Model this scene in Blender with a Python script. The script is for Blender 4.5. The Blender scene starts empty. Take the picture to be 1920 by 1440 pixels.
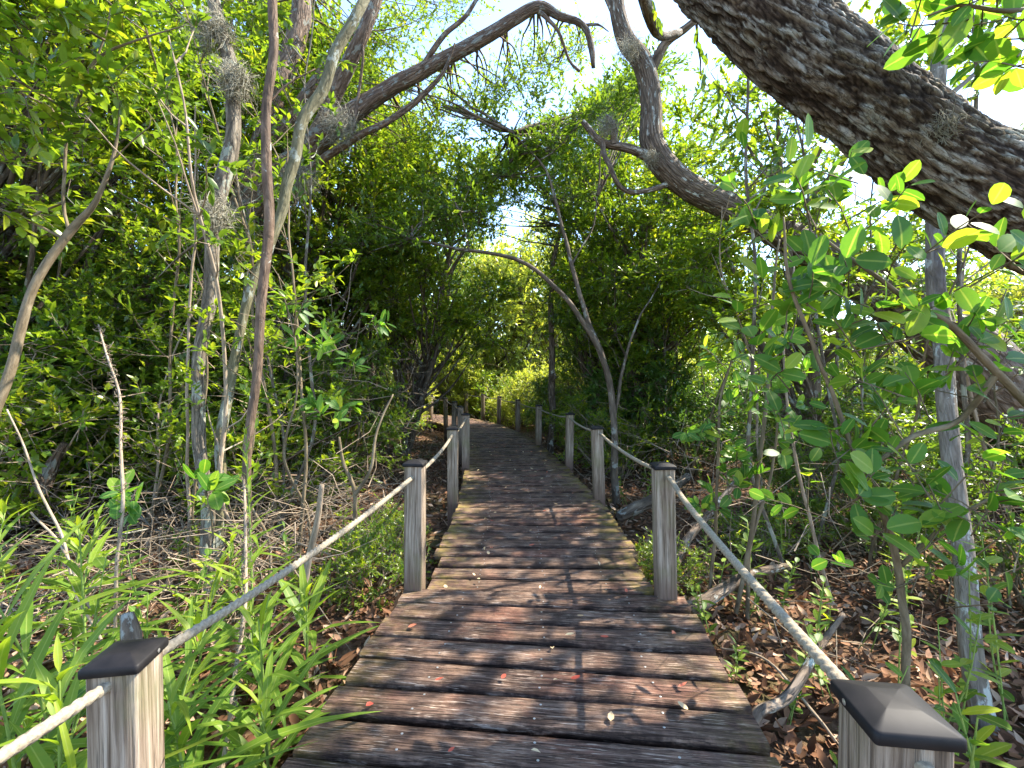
import bpy, math, random
import numpy as np
from mathutils import Vector, Matrix, Euler

S = bpy.context.scene
COL = S.collection
R = math.radians
# ------------------------------------------------------------------ camera
HC = 1.03
F = 870.0
cd = bpy.data.cameras.new("camera"); cam = bpy.data.objects.new("camera", cd); COL.objects.link(cam)
cd.sensor_width = 36.0; cd.lens = F / 1920 * 36.0; cd.shift_y = -8 / 1920
cd.clip_start = 0.02; cd.clip_end = 2000
cam.location = (0, 0, HC); cam.rotation_euler = (R(90), 0, 0)
S.camera = cam
# ------------------------------------------------------------------ light
SUN = Vector((0.66, 0.26, 0.84)).normalized()
SUN_EL = math.asin(SUN.z); SUN_AZ = math.atan2(SUN.x, SUN.y)
w = bpy.data.worlds.new("World"); S.world = w; w.use_nodes = True
nt = w.node_tree; nt.nodes.clear()
sky = nt.nodes.new("ShaderNodeTexSky"); sky.sky_type = 'NISHITA'; sky.sun_disc = False
sky.sun_elevation = SUN_EL; sky.sun_rotation = SUN_AZ; sky.air_density = 1.0; sky.dust_density = 0.35; sky.ozone_density = 2.2
bg = nt.nodes.new("ShaderNodeBackground"); bg.inputs[1].default_value = 0.15
out = nt.nodes.new("ShaderNodeOutputWorld")
nt.links.new(sky.outputs[0], bg.inputs[0]); nt.links.new(bg.outputs[0], out.inputs[0])
sd = bpy.data.lights.new("sun", 'SUN'); sd.energy = 3.7; sd.angle = R(0.6); sd.color = (1.0, 0.92, 0.78)
so = bpy.data.objects.new("sun", sd); COL.objects.link(so)
so.rotation_euler = (-SUN).to_track_quat('-Z', 'Y').to_euler(); so.location = (0, 0, 30)
S.view_settings.view_transform = 'Standard'; S.view_settings.look = 'None'
S.view_settings.exposure = 2.3; S.view_settings.gamma = 1.0
S.cycles.max_bounces = 10; S.cycles.diffuse_bounces = 8; S.cycles.glossy_bounces = 3
S.cycles.transmission_bounces = 4; S.cycles.transparent_max_bounces = 4
S.cycles.use_denoising = True
S.cycles.sample_clamp_indirect = 6

def P(px, py, Z):
    return Vector(((px - 960) / F * Z, Z, HC + (712 - py) / F * Z))

# ------------------------------------------------------------------ noise
def _h(i, j, k, s):
    n = (i * 374761393 + j * 668265263 + k * 2147483647 + s * 1274126177) & 0xffffffff
    n = ((n ^ (n >> 13)) * 1274126177) & 0xffffffff
    return ((n ^ (n >> 16)) & 0xffff) / 65535.0
def vnoise(p, s=0):
    p = np.asarray(p, float); f = np.floor(p).astype(np.int64); t = p - f; t = t * t * (3 - 2 * t)
    r = 0
    for a in (0, 1):
        for b in (0, 1):
            for c in (0, 1):
                wgt = (t[:, 0] if a else 1 - t[:, 0]) * (t[:, 1] if b else 1 - t[:, 1]) * (t[:, 2] if c else 1 - t[:, 2])
                r = r + wgt * _h(f[:, 0] + a, f[:, 1] + b, f[:, 2] + c, s)
    return r
def fbm(p, o=4, s=0):
    p = np.asarray(p, float); r = 0; a = 0.5; tot = 0
    for i in range(o):
        r = r + a * vnoise(p * 2 ** i, s + i); tot += a; a *= 0.5
    return r / tot

# ------------------------------------------------------------------ materials
def mat(name):
    m = bpy.data.materials.new(name); m.use_nodes = True
    n = m.node_tree.nodes; n.clear()
    o = n.new("ShaderNodeOutputMaterial"); b = n.new("ShaderNodeBsdfPrincipled")
    m.node_tree.links.new(b.outputs[0], o.inputs[0])
    return m, m.node_tree, b, o
def N(t, kind, **kw):
    n = t.nodes.new(kind)
    for k, v in kw.items():
        if k.startswith('i_'):
            n.inputs[k[2:]].default_value = v
        else:
            setattr(n, k, v)
    return n
def ramp(t, fac, stops, interp='LINEAR'):
    r = t.nodes.new("ShaderNodeValToRGB"); e = r.color_ramp.elements; r.color_ramp.interpolation = interp
    while len(e) < len(stops): e.new(0.5)
    for el, (p, c) in zip(e, stops):
        el.position = p; el.color = (c[0], c[1], c[2], 1) if not isinstance(c, (int, float)) else (c, c, c, 1)
    t.links.new(fac, r.inputs[0]); return r.outputs[0]
def coords(t, scale, attr=None, rnd=False):
    if attr:
        a = N(t, "ShaderNodeAttribute", attribute_name=attr); src = a.outputs['Vector']
    else:
        a = N(t, "ShaderNodeTexCoord"); src = a.outputs['Object']
    mp = N(t, "ShaderNodeMapping"); mp.inputs['Scale'].default_value = scale
    t.links.new(src, mp.inputs['Vector']); o = mp.outputs[0]
    if rnd:
        oi = N(t, "ShaderNodeObjectInfo"); mu = N(t, "ShaderNodeMath", operation='MULTIPLY'); mu.inputs[1].default_value = 57.0
        t.links.new(oi.outputs['Random'], mu.inputs[0])
        ad = N(t, "ShaderNodeVectorMath", operation='ADD'); t.links.new(o, ad.inputs[0]); t.links.new(mu.outputs[0], ad.inputs[1]); o = ad.outputs[0]
    return o
def noise(t, co, scale, detail=4, rough=0.55, dist=0.0):
    n = N(t, "ShaderNodeTexNoise"); n.inputs['Scale'].default_value = scale; n.inputs['Detail'].default_value = detail
    n.inputs['Roughness'].default_value = rough; n.inputs['Distortion'].default_value = dist
    t.links.new(co, n.inputs['Vector']); return n.outputs[0]
def mix(t, fac, a, b, mode='MIX'):
    m = N(t, "ShaderNodeMix", data_type='RGBA', blend_type=mode)
    for sock, v in ((m.inputs[0], fac), (m.inputs[6], a), (m.inputs[7], b)):
        if hasattr(v, 'links'): t.links.new(v, sock)
        elif isinstance(v, (int, float)): sock.default_value = v
        else: sock.default_value = (*v, 1)
    return m.outputs[2]
def bump(t, h, b, dist, strength=1.0):
    n = N(t, "ShaderNodeBump"); n.inputs['Distance'].default_value = dist; n.inputs['Strength'].default_value = strength
    t.links.new(h, n.inputs['Height']); t.links.new(n.outputs[0], b.inputs['Normal'])

def leaf_mat(name, cols, trans=0.38, rough=0.32, spec=0.55, warm=(1.25, 1.15, 0.45), vein=False):
    m, t, b, o = mat(name)
    a = N(t, "ShaderNodeAttribute", attribute_name="v")
    st = [(i / (len(cols) - 1), c) for i, c in enumerate(cols)]
    c = ramp(t, a.outputs['Fac'], st)
    if vein:
        am = N(t, "ShaderNodeAttribute", attribute_name="m"); c = mix(t, ramp(t, am.outputs['Fac'], [(.86, 0), (.96, .55)]), c, (.30, .38, .10))
        c = mix(t, ramp(t, noise(t, coords(t, (1, 1, 1)), 70, 4, .6), [(.4, .25), (.6, 0)]), c, mix(t, 1.0, c, (1.5, 1.15, .8), 'MULTIPLY'))
    t.links.new(c, b.inputs['Base Color']); b.inputs['Roughness'].default_value = rough
    b.inputs['Specular IOR Level'].default_value = spec
    tr = N(t, "ShaderNodeBsdfTranslucent")
    tc = mix(t, 1.0, c, warm, 'MULTIPLY'); 
    sc = N(t, "ShaderNodeVectorMath", operation='SCALE'); sc.inputs['Scale'].default_value = 1.7
    t.links.new(tc, sc.inputs[0]); t.links.new(sc.outputs[0], tr.inputs[0])
    mx = N(t, "ShaderNodeMixShader"); mx.inputs[0].default_value = trans
    t.links.new(b.outputs[0], mx.inputs[1]); t.links.new(tr.outputs[0], mx.inputs[2]); t.links.new(mx.outputs[0], o.inputs[0])
    return m
LM = {
 'oak':    leaf_mat('leaf_dark_green', [(.038,.08,.018),(.08,.14,.02),(.095,.165,.022),(.21,.25,.03)], trans=.5),
 'bright': leaf_mat('leaf_bright_green', [(.055,.125,.016),(.115,.195,.02),(.17,.24,.02),(.32,.31,.03)], trans=.5),
 'far':    leaf_mat('leaf_yellow_green', [(.17,.22,.04),(.25,.31,.055),(.33,.37,.08),(.42,.40,.15)], trans=.5),  # yellow-green species, colour lightened to carry the sunlit glow and haze far off
 'blue':   leaf_mat('leaf_deep_green', [(.036,.08,.024),(.065,.13,.028),(.06,.13,.026),(.14,.20,.03)], trans=.48, rough=.3),
 'grape':  leaf_mat('leaf_round_green', [(.05,.14,.02),(.08,.19,.026),(.13,.25,.03),(.25,.33,.035)], trans=.5, rough=.45, spec=.3, vein=True),
 'herb':   leaf_mat('leaf_herb_green', [(.055,.13,.018),(.10,.19,.02),(.17,.26,.024),(.27,.33,.03)], trans=.45, rough=.5, spec=.35, vein=True),
 'litter': leaf_mat('leaf_litter_brown', [(.05,.028,.018),(.15,.075,.042),(.29,.16,.095),(.48,.36,.26)], trans=.12, rough=.85, spec=.05, warm=(1.1,1,.8)),
 'red':    leaf_mat('leaf_fallen_red', [(.45,.06,.035),(.5,.12,.07),(.42,.16,.09)], trans=.2, rough=.6, spec=.3, warm=(1.1,1,.8)),
 'tan':    leaf_mat('leaf_fallen_tan', [(.5,.33,.16),(.55,.42,.25),(.6,.5,.3)], trans=.2, rough=.6, spec=.3, warm=(1.1,1,.8)),
}
def bark_mat(name, lo, mid, hi, sc=(1, 1, .22), k=34, bd=.012, lichen=0.0, lc=(.42, .43, .38), fur=0.5):
    m, t, b, o = mat(name)
    co = coords(t, sc, 'bk')
    n1 = noise(t, co, k, 6, .62, .6); n2 = noise(t, co, k * .22, 3, .5)
    vo = N(t, "ShaderNodeTexVoronoi", feature='DISTANCE_TO_EDGE'); vo.inputs['Scale'].default_value = k * .8
    nd = noise(t, co, k * .6, 3); 
    va = N(t, "ShaderNodeVectorMath", operation='MULTIPLY_ADD'); va.inputs[1].default_value = (.06, .06, .06)
    cmb = N(t, "ShaderNodeCombineXYZ"); t.links.new(nd, cmb.inputs[0]); t.links.new(nd, cmb.inputs[1]); t.links.new(nd, cmb.inputs[2])
    t.links.new(cmb.outputs[0], va.inputs[0]); t.links.new(co, va.inputs[2]); t.links.new(va.outputs[0], vo.inputs['Vector'])
    crack = ramp(t, vo.outputs[0], [(0, 0), (.22, 1)])
    c = ramp(t, n1, [(.28, lo), (.5, mid), (.72, hi)])
    c = mix(t, n2, c, mix(t, 1.0, c, (1.25, 1.1, .95), 'MULTIPLY'))
    c = mix(t, ramp(t, crack, [(0, fur), (1, 0)]), c, lo)
    if lichen:
        nl = noise(t, coords(t, (1, 1, .6), 'bk'), 13, 5, .65)
        msk = ramp(t, nl, [(.62 - lichen * .2, 0), (.66 - lichen * .2, 1)])
        c = mix(t, msk, c, lc)
    t.links.new(c, b.inputs['Base Color']); b.inputs['Roughness'].default_value = .85; b.inputs['Specular IOR Level'].default_value = .2
    ad = N(t, "ShaderNodeMath", operation='MULTIPLY_ADD'); ad.inputs[1].default_value = .7
    t.links.new(crack, ad.inputs[0]); t.links.new(n1, ad.inputs[2])
    bump(t, ad.outputs[0], b, bd)
    return m
BM = {
 'oak': bark_mat('bark_oak', (.055,.036,.026), (.22,.155,.115), (.46,.40,.35), sc=(1,1,.17), k=26, bd=.022, lichen=.45, lc=(.50,.49,.46), fur=.8),
 'oak2': bark_mat('bark_oak_brown', (0.041,0.031,0.024), (0.150,0.116,0.088), (0.286,0.245,0.204), k=30, bd=.015, lichen=.18),
 'mossy': bark_mat('bark_mossy', (0.050,0.043,0.032), (0.137,0.119,0.094), (0.245,0.230,0.187), k=36, bd=.01, lichen=.4, lc=(0.259,0.266,0.209), fur=.5),
 'wood': bark_mat('bark_woodland', (.035,.027,.02), (.10,.08,.06), (.19,.16,.125), k=30, bd=.006, lichen=.25, lc=(.24,.24,.2), fur=.3),
 'pink': bark_mat('bark_reddish', (0.054,0.037,0.027), (0.150,0.109,0.082), (0.252,0.204,0.170), k=34, bd=.015, lichen=.3, lc=(0.224,0.224,0.197)),
 'grey': bark_mat('bark_grey', (0.084,0.070,0.056), (0.182,0.164,0.140), (0.294,0.280,0.252), k=42, bd=.006, lichen=.22, fur=.25),
 'pale': bark_mat('bark_pale', (0.058,0.054,0.032), (0.122,0.119,0.072), (0.202,0.202,0.144), k=36, bd=.005, lichen=.35, lc=(0.259,0.274,0.230), fur=.3),
 'smooth': bark_mat('bark_smooth_brown', (.045,.032,.024), (.11,.078,.056), (.19,.145,.11), sc=(1,1,.3), k=34, bd=.004, fur=.3, lichen=.12),
 'stem': bark_mat('bark_stem', (0.070,0.056,0.035), (0.141,0.116,0.077), (0.225,0.197,0.141), k=40, bd=.002, fur=.2),
 'dead': bark_mat('dead_twig', (0.146,0.113,0.080), (0.265,0.219,0.165), (0.365,0.318,0.265), k=50, bd=.002, fur=.2),
 'moss': bark_mat('moss_strand', (.16,.16,.12), (.30,.30,.24), (.42,.42,.36), k=50, bd=.001, fur=.1),
 'green': bark_mat('herb_stem', (.10,.17,.04), (.17,.26,.06), (.26,.33,.09), k=20, bd=.001, fur=.1),
 'dark': bark_mat('rotten_log', (.012,.011,.009), (.03,.028,.022), (.07,.065,.05), k=30, bd=.01),
}
def oak_mat():
    m, t, b, o = mat('bark_great_oak')
    h = N(t, "ShaderNodeAttribute", attribute_name="h").outputs['Fac']
    co = coords(t, (1, 1, .35), 'bk'); n1 = noise(t, co, 60, 6, .7, .4); n2 = noise(t, co, 14, 5, .65); n3 = noise(t, coords(t, (1, 1, .12), 'bk'), 90, 5, .7, .5)
    ma = N(t, "ShaderNodeMath", operation='MULTIPLY_ADD'); ma.inputs[1].default_value = .55; t.links.new(n3, ma.inputs[0])
    sb = N(t, "ShaderNodeMath", operation='ADD'); sb.inputs[1].default_value = -.27; t.links.new(h, sb.inputs[0]); t.links.new(sb.outputs[0], ma.inputs[2])
    c = ramp(t, ma.outputs[0], [(.22, (.022,.014,.009)), (.42, (.07,.048,.033)), (.64, (.15,.115,.08)), (.88, (.29,.25,.20)), (1, (.5,.48,.45))])
    mk_ = N(t, "ShaderNodeMath", operation='MULTIPLY'); t.links.new(ramp(t, n2, [(.48, 0), (.56, 1)]), mk_.inputs[0]); t.links.new(ramp(t, n1, [(.42, 0), (.56, 1)]), mk_.inputs[1])
    mk2 = N(t, "ShaderNodeMath", operation='MULTIPLY'); t.links.new(mk_.outputs[0], mk2.inputs[0]); t.links.new(ramp(t, h, [(.35, 0), (.6, .9)]), mk2.inputs[1])
    c = mix(t, mk2.outputs[0], c, (.36,.355,.32))
    vo = N(t, "ShaderNodeTexVoronoi", feature='DISTANCE_TO_EDGE'); vo.inputs['Scale'].default_value = 42
    va = N(t, "ShaderNodeVectorMath", operation='MULTIPLY_ADD'); va.inputs[1].default_value = (.05, .05, .05); cb = N(t, "ShaderNodeCombineXYZ")
    for q in range(3): t.links.new(n1, cb.inputs[q])
    t.links.new(cb.outputs[0], va.inputs[0]); t.links.new(coords(t, (1, 1, .20), 'bk'), va.inputs[2]); t.links.new(va.outputs[0], vo.inputs['Vector'])
    c = mix(t, ramp(t, vo.outputs[0], [(0, .85), (.10, 0)]), c, (.016,.011,.008))
    c = mix(t, ramp(t, noise(t, co, 5, 3), [(.5, 0), (.7, .5)]), c, mix(t, 1.0, c, (.75,.9,.55), 'MULTIPLY'))
    t.links.new(c, b.inputs['Base Color']); b.inputs['Roughness'].default_value = .88; b.inputs['Specular IOR Level'].default_value = .15
    ad = N(t, "ShaderNodeMath", operation='ADD'); t.links.new(n1, ad.inputs[0]); t.links.new(n3, ad.inputs[1]); bump(t, ad.outputs[0], b, .010)
    return m
def deck_mat():
    m, t, b, o = mat('weathered_boards')
    co = coords(t, (1, 1, 1), rnd=True)
    mp = N(t, "ShaderNodeMapping"); mp.inputs['Scale'].default_value = (1.3, 34, 10); t.links.new(co, mp.inputs[0])
    g = noise(t, mp.outputs[0], 3.2, 7, .68, .7)
    mp2 = N(t, "ShaderNodeMapping"); mp2.inputs['Scale'].default_value = (6, 120, 30); t.links.new(co, mp2.inputs[0])
    g2 = noise(t, mp2.outputs[0], 2.2, 4, .6, .2)
    big = noise(t, co, 3.0, 4, .6); mid = noise(t, co, 9.0, 5, .65)
    c = ramp(t, g, [(.33, (.013,.007,.005)), (.45, (.058,.033,.023)), (.56, (.145,.09,.066)), (.74, (.31,.22,.17))])
    pale = ramp(t, mid, [(.46, 0), (.70, .7)])
    c = mix(t, pale, c, mix(t, ramp(t, g, [(.35, 0), (.65, 1)]), (.075,.034,.018), (.42,.27,.185)))
    rd = ramp(t, big, [(.5, 0), (.72, .7)])
    c = mix(t, rd, c, mix(t, 1.0, c, (1.5, .92, .80), 'MULTIPLY'))
    # pale worn flecks along the grain
    fl = ramp(t, g2, [(.56, 0), (.64, 1)]); flm = ramp(t, noise(t, co, 5.5, 4, .7), [(.42, 0), (.56, .9)])
    mm = N(t, "ShaderNodeMath", operation='MULTIPLY'); t.links.new(fl, mm.inputs[0]); t.links.new(flm, mm.inputs[1])
    c = mix(t, mm.outputs[0], c, (.52, .40, .31))
    dk = ramp(t, noise(t, mp2.outputs[0], 3.1, 3, .6), [(.36, .85), (.46, 0)]); c = mix(t, dk, c, (.012,.008,.006))
    di = N(t, "ShaderNodeAttribute", attribute_name="edge_dark"); dm = N(t, "ShaderNodeMath", operation='MULTIPLY'); t.links.new(di.outputs['Fac'], dm.inputs[0]); t.links.new(ramp(t, mid, [(.35, .95), (.6, .1)]), dm.inputs[1])
    c = mix(t, dm.outputs[0], c, (.018, .010, .007))  # darker along the long edges of each board, broken up by noise
    # moss towards the ends of the boards
    at = N(t, "ShaderNodeAttribute", attribute_name="edge")
    ml = noise(t, co, 11, 5, .65)
    ms = N(t, "ShaderNodeMath", operation='MULTIPLY'); t.links.new(at.outputs['Fac'], ms.inputs[0]); t.links.new(ramp(t, ml, [(.44, 0), (.6, 1)]), ms.inputs[1])
    c = mix(t, ms.outputs[0], c, (.20, .15, .03))
    t.links.new(c, b.inputs['Base Color'])
    t.links.new(ramp(t, g, [(.3, .6), (.7, .9)]), b.inputs['Roughness']); b.inputs['Specular IOR Level'].default_value = .18
    ad = N(t, "ShaderNodeMath", operation='MULTIPLY_ADD'); ad.inputs[1].default_value = .6
    t.links.new(g2, ad.inputs[0]); t.links.new(g, ad.inputs[2]); bump(t, ad.outputs[0], b, .010)
    return m
def post_mat():
    m, t, b, o = mat('weathered_post_wood')
    co = coords(t, (1, 1, 1), rnd=True)
    mp = N(t, "ShaderNodeMapping"); mp.inputs['Scale'].default_value = (30, 30, 1.1); t.links.new(co, mp.inputs[0])
    g = noise(t, mp.outputs[0], 2.6, 6, .65, .5)
    mp2 = N(t, "ShaderNodeMapping"); mp2.inputs['Scale'].default_value = (90, 90, 2.0); t.links.new(co, mp2.inputs[0])
    g2 = noise(t, mp2.outputs[0], 2.4, 4, .6, .3)
    c = ramp(t, g, [(.28, (.045,.03,.02)), (.42, (.16,.115,.08)), (.57, (.31,.245,.185)), (.76, (.50,.43,.355))])
    c = mix(t, ramp(t, g2, [(.32, .8), (.45, 0)]), c, (.05, .04, .03))
    big = noise(t, co, 5, 4, .6)
    c = mix(t, ramp(t, big, [(.48, 0), (.7, .6)]), c, (.16, .16, .07))
    at = N(t, "ShaderNodeAttribute", attribute_name="edge")
    ms = N(t, "ShaderNodeMath", operation='MULTIPLY'); t.links.new(at.outputs['Fac'], ms.inputs[0]); t.links.new(ramp(t, g, [(.35, .2), (.6, 1)]), ms.inputs[1])
    c = mix(t, ms.outputs[0], c, (.09, .04, .03))
    t.links.new(c, b.inputs['Base Color']); b.inputs['Roughness'].default_value = .8; b.inputs['Specular IOR Level'].default_value = .25
    ad = N(t, "ShaderNodeMath", operation='MULTIPLY_ADD'); ad.inputs[1].default_value = .6
    t.links.new(g2, ad.inputs[0]); t.links.new(g, ad.inputs[2]); bump(t, ad.outputs[0], b, .005)
    return m
def simple(name, c1, c2, sc, rough, spec=.4, bd=0, metal=0):
    m, t, b, o = mat(name); co = coords(t, (1, 1, 1)); n = noise(t, co, sc, 5, .6)
    t.links.new(ramp(t, n, [(.3, c1), (.7, c2)]), b.inputs['Base Color']); b.inputs['Roughness'].default_value = rough
    b.inputs['Specular IOR Level'].default_value = spec; b.inputs['Metallic'].default_value = metal
    if bd: bump(t, n, b, bd)
    return m
M_DECK = deck_mat(); M_POST = post_mat()
M_CAP = simple('black_cap_plastic', (.006,.0055,.006), (.014,.012,.012), 30, .58, .2, 0)
M_ROPE = simple('rope_fibre', (.18,.145,.10), (.34,.29,.21), 160, .9, .1, .0015)
M_SCREW = simple('screw_steel', (.45,.43,.4), (.6,.58,.55), 60, .35, .5, 0, .8)
M_BEAM = simple('dark_beam_wood', (.012,.009,.008), (.05,.035,.03), 14, .8, .2, .004)
def ground_mat():
    m, t, b, o = mat('forest_floor'); co = coords(t, (1, 1, 1))
    n1 = noise(t, co, 22, 6, .7); n2 = noise(t, co, 1.1, 4, .6)
    c = ramp(t, n1, [(.3, (.035,.022,.014)), (.5, (.11,.065,.04)), (.7, (.24,.15,.095))])
    g = ramp(t, n1, [(.3, (.02,.03,.01)), (.7, (.08,.11,.03))])
    c = mix(t, ramp(t, n2, [(.5, 0), (.66, .6)]), c, g)
    t.links.new(c, b.inputs['Base Color']); b.inputs['Roughness'].default_value = .95; b.inputs['Specular IOR Level'].default_value = .1
    bump(t, n1, b, .03); return m
M_GROUND = ground_mat()

# ------------------------------------------------------------------ mesh helpers
def mk(name, V, Fq, m, parent=None, attrs=None, smooth=False, loc=None, extra=None):
    """V (n,3), Fq (m,k) int array (tri or quad) or list of such arrays"""
    V = np.asarray(V, np.float32)
    Fs = Fq if isinstance(Fq, list) else [Fq]
    me = bpy.data.meshes.new(name)
    tot = [f.size for f in Fs]; npoly = sum(len(f) for f in Fs)
    me.vertices.add(len(V)); me.vertices.foreach_set('co', V.ravel())
    me.loops.add(sum(tot)); me.loops.foreach_set('vertex_index', np.concatenate([f.ravel() for f in Fs]).astype(np.int32))
    me.polygons.add(npoly)
    cnt = np.concatenate([np.full(len(f), f.shape[1]) for f in Fs]); st = np.concatenate([[0], np.cumsum(cnt)[:-1]])
    me.polygons.foreach_set('loop_start', st.astype(np.int32))
    try: me.polygons.foreach_set('loop_total', cnt.astype(np.int32))
    except Exception: pass
    if smooth: me.polygons.foreach_set('use_smooth', np.ones(npoly, bool))
    if isinstance(m, (list, tuple)):
        for x in m: me.materials.append(x)
        if extra is not None: me.polygons.foreach_set('material_index', np.asarray(extra, np.int32))
    else: me.materials.append(m)
    for k, a in (attrs or {}).items():
        a = np.asarray(a, np.float32)
        at = me.attributes.new(k, 'FLOAT_VECTOR' if a.ndim == 2 else 'FLOAT', 'POINT')
        at.data.foreach_set('vector' if a.ndim == 2 else 'value', a.ravel())
    me.update(calc_edges=True); me.validate()
    o = bpy.data.objects.new(name, me); COL.objects.link(o)
    if parent is not None: o.parent = parent
    if loc is not None: o.location = loc
    return o
def tag(o, label=None, cat=None, group=None, kind=None):
    if label: o['label'] = label
    if cat: o['category'] = cat
    if group: o['group'] = group
    if kind: o['kind'] = kind
    return o
def empty(name, loc, label, cat, group=None, rz=0, sc=1):
    o = bpy.data.objects.new(name, None); COL.objects.link(o); o.location = loc; o.rotation_euler = (0, 0, rz); o.scale = (sc,) * 3
    o.empty_display_size = .1
    return tag(o, label, cat, group)
def copy_thing(root, loc, rz, sc, label=None, cat=None, group=None, tilt=(0, 0)):
    r = root.copy(); COL.objects.link(r); r.location = loc; r.rotation_euler = (tilt[0], tilt[1], rz); r.scale = (sc,) * 3 if not isinstance(sc, tuple) else sc
    tag(r, label, cat, group)
    for ch in list(root.children):
        c = ch.copy(); COL.objects.link(c); c.parent = r
        for g in list(ch.children):
            d = g.copy(); COL.objects.link(d); d.parent = c
    return r

def catmull(pts, rad, step):
    pts = np.array([list(p) for p in pts], float); rad = np.array(rad, float)
    n = len(pts); e = np.vstack([2 * pts[0] - pts[1], pts, 2 * pts[-1] - pts[-2]])
    O = []; Rr = []
    for i in range(n - 1):
        p0, p1, p2, p3 = e[i], e[i + 1], e[i + 2], e[i + 3]
        k = max(1, int(np.linalg.norm(p2 - p1) / step))
        t = (np.arange(k) / k)[:, None]
        O.append(.5 * ((2 * p1) + (-p0 + p2) * t + (2 * p0 - 5 * p1 + 4 * p2 - p3) * t ** 2 + (-p0 + 3 * p1 - 3 * p2 + p3) * t ** 3))
        Rr.append(rad[i] + (rad[i + 1] - rad[i]) * t[:, 0])
    O.append(pts[-1:]); Rr.append(rad[-1:])
    return np.vstack(O), np.concatenate(Rr)
class Wood:
    """collects tubes into one mesh, with straightened bark coordinates"""
    def __init__(s): s.V = []; s.F = []; s.B = []; s.n = 0; s.seed = 0
    def tube(s, pts, rad, seg=8, step=.08, wob=0.0, jit=0.0, disp=None, cap=True, wobk=3.0):
        C, r = catmull(pts, rad, step); n = len(C)
        s.seed += 1
        L = np.concatenate([[0], np.cumsum(np.linalg.norm(np.diff(C, axis=0), axis=1))])
        if jit:
            q = np.stack([L * wobk, np.full(n, s.seed * 7.3), np.zeros(n)], 1)
            off = np.stack([vnoise(q, 1), vnoise(q, 2), vnoise(q, 3)], 1) - .5
            fade = np.minimum(1, L / (.3 + 1e-6))[:, None]
            C = C + off * jit * 2 * fade
        T = np.gradient(C, axis=0); T /= np.linalg.norm(T, axis=1)[:, None] + 1e-9
        u = np.cross(T[0], [0.3, 1, 0.1]); u /= np.linalg.norm(u) + 1e-9
        U = np.zeros_like(C)
        for i in range(n):
            u = u - T[i] * u.dot(T[i]); u /= np.linalg.norm(u) + 1e-9; U[i] = u
        W = np.cross(T, U)
        a = np.arange(seg) / seg * 2 * math.pi
        ca, sa = np.cos(a), np.sin(a)
        rr = np.repeat(r[:, None], seg, 1)
        rm = float(np.mean(r))
        bk = np.stack([np.repeat(ca[None] * rm, n, 0), np.repeat(sa[None] * rm, n, 0), np.repeat(L[:, None], seg, 1)], 2) + np.array([s.seed * 3.7, 0, 0])
        if wob:
            rr = rr * (1 + wob * 2 * (fbm((bk * [1.2 / rm, 1.2 / rm, 2.2]).reshape(-1, 3), 3, 5).reshape(n, seg) - .5))
        if disp is not None:
            dv, hv = disp(bk.reshape(-1, 3)); rr = rr + dv.reshape(n, seg); s.H = hv
        V = C[:, None, :] + (U[:, None, :] * ca[None, :, None] + W[:, None, :] * sa[None, :, None]) * rr[:, :, None]
        i = np.arange(n - 1)[:, None] * seg; j = np.arange(seg)[None]
        q = np.stack([i + j, i + (j + 1) % seg, i + seg + (j + 1) % seg, i + seg + j], 2).reshape(-1, 4) + s.n
        s.V.append(V.reshape(-1, 3)); s.B.append(bk.reshape(-1, 3)); s.F.append(q); s.n += n * seg
        if cap:
            c = C[-1] + T[-1] * r[-1] * .3
            s.V.append(c[None]); s.B.append(bk[-1, :1] * [0, 0, 1]); b = s.n - seg
            t3 = np.stack([b + np.arange(seg), b + (np.arange(seg) + 1) % seg, np.full(seg, s.n), np.full(seg, s.n)], 1)
            s.F.append(t3[:, :3]); s.n += 1
        return C
    def twigs(s, A, Bv, C3, r0, r1):
        """many 3-sided bent twigs A->B->C"""
        m = len(A)
        P3 = np.stack([A, Bv, C3], 1); T = np.stack([Bv - A, C3 - A, C3 - Bv], 1); T /= np.linalg.norm(T, axis=2)[..., None] + 1e-9
        up = np.array([.31, .2, .93]); U = np.cross(T, up); U /= np.linalg.norm(U, axis=2)[..., None] + 1e-9; W = np.cross(T, U)
        a = np.arange(3) * 2 * math.pi / 3
        rad = np.stack([r0, (r0 + r1) / 2, r1], 1)
        V = P3[:, :, None, :] + (U[:, :, None, :] * np.cos(a)[None, None, :, None] + W[:, :, None, :] * np.sin(a)[None, None, :, None]) * rad[:, :, None, None]
        base = (np.arange(m) * 9)[:, None, None] + (np.arange(2) * 3)[None, :, None]; j = np.arange(3)[None, None]
        q = np.stack([base + j, base + (j + 1) % 3, base + 3 + (j + 1) % 3, base + 3 + j], 3).reshape(-1, 4) + s.n
        bk = np.zeros((m, 3, 3, 3)); bk[..., 0] = np.cos(a) * .01 + np.arange(m)[:, None, None] * .37; bk[..., 1] = np.sin(a) * .01; bk[..., 2] = np.arange(3)[None, :, None] * .15
        s.V.append(V.reshape(-1, 3)); s.B.append(bk.reshape(-1, 3)); s.F.append(q); s.n += m * 9
    def build(s, name, m, parent=None, smooth=True):
        q4 = [f for f in s.F if f.shape[1] == 4]; q3 = [f for f in s.F if f.shape[1] == 3]
        Fs = [np.vstack(q4)] + ([np.vstack(q3)] if q3 else [])
        return mk(name, np.vstack(s.V), Fs, m, parent, {'bk': np.vstack(s.B)}, smooth)

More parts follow.
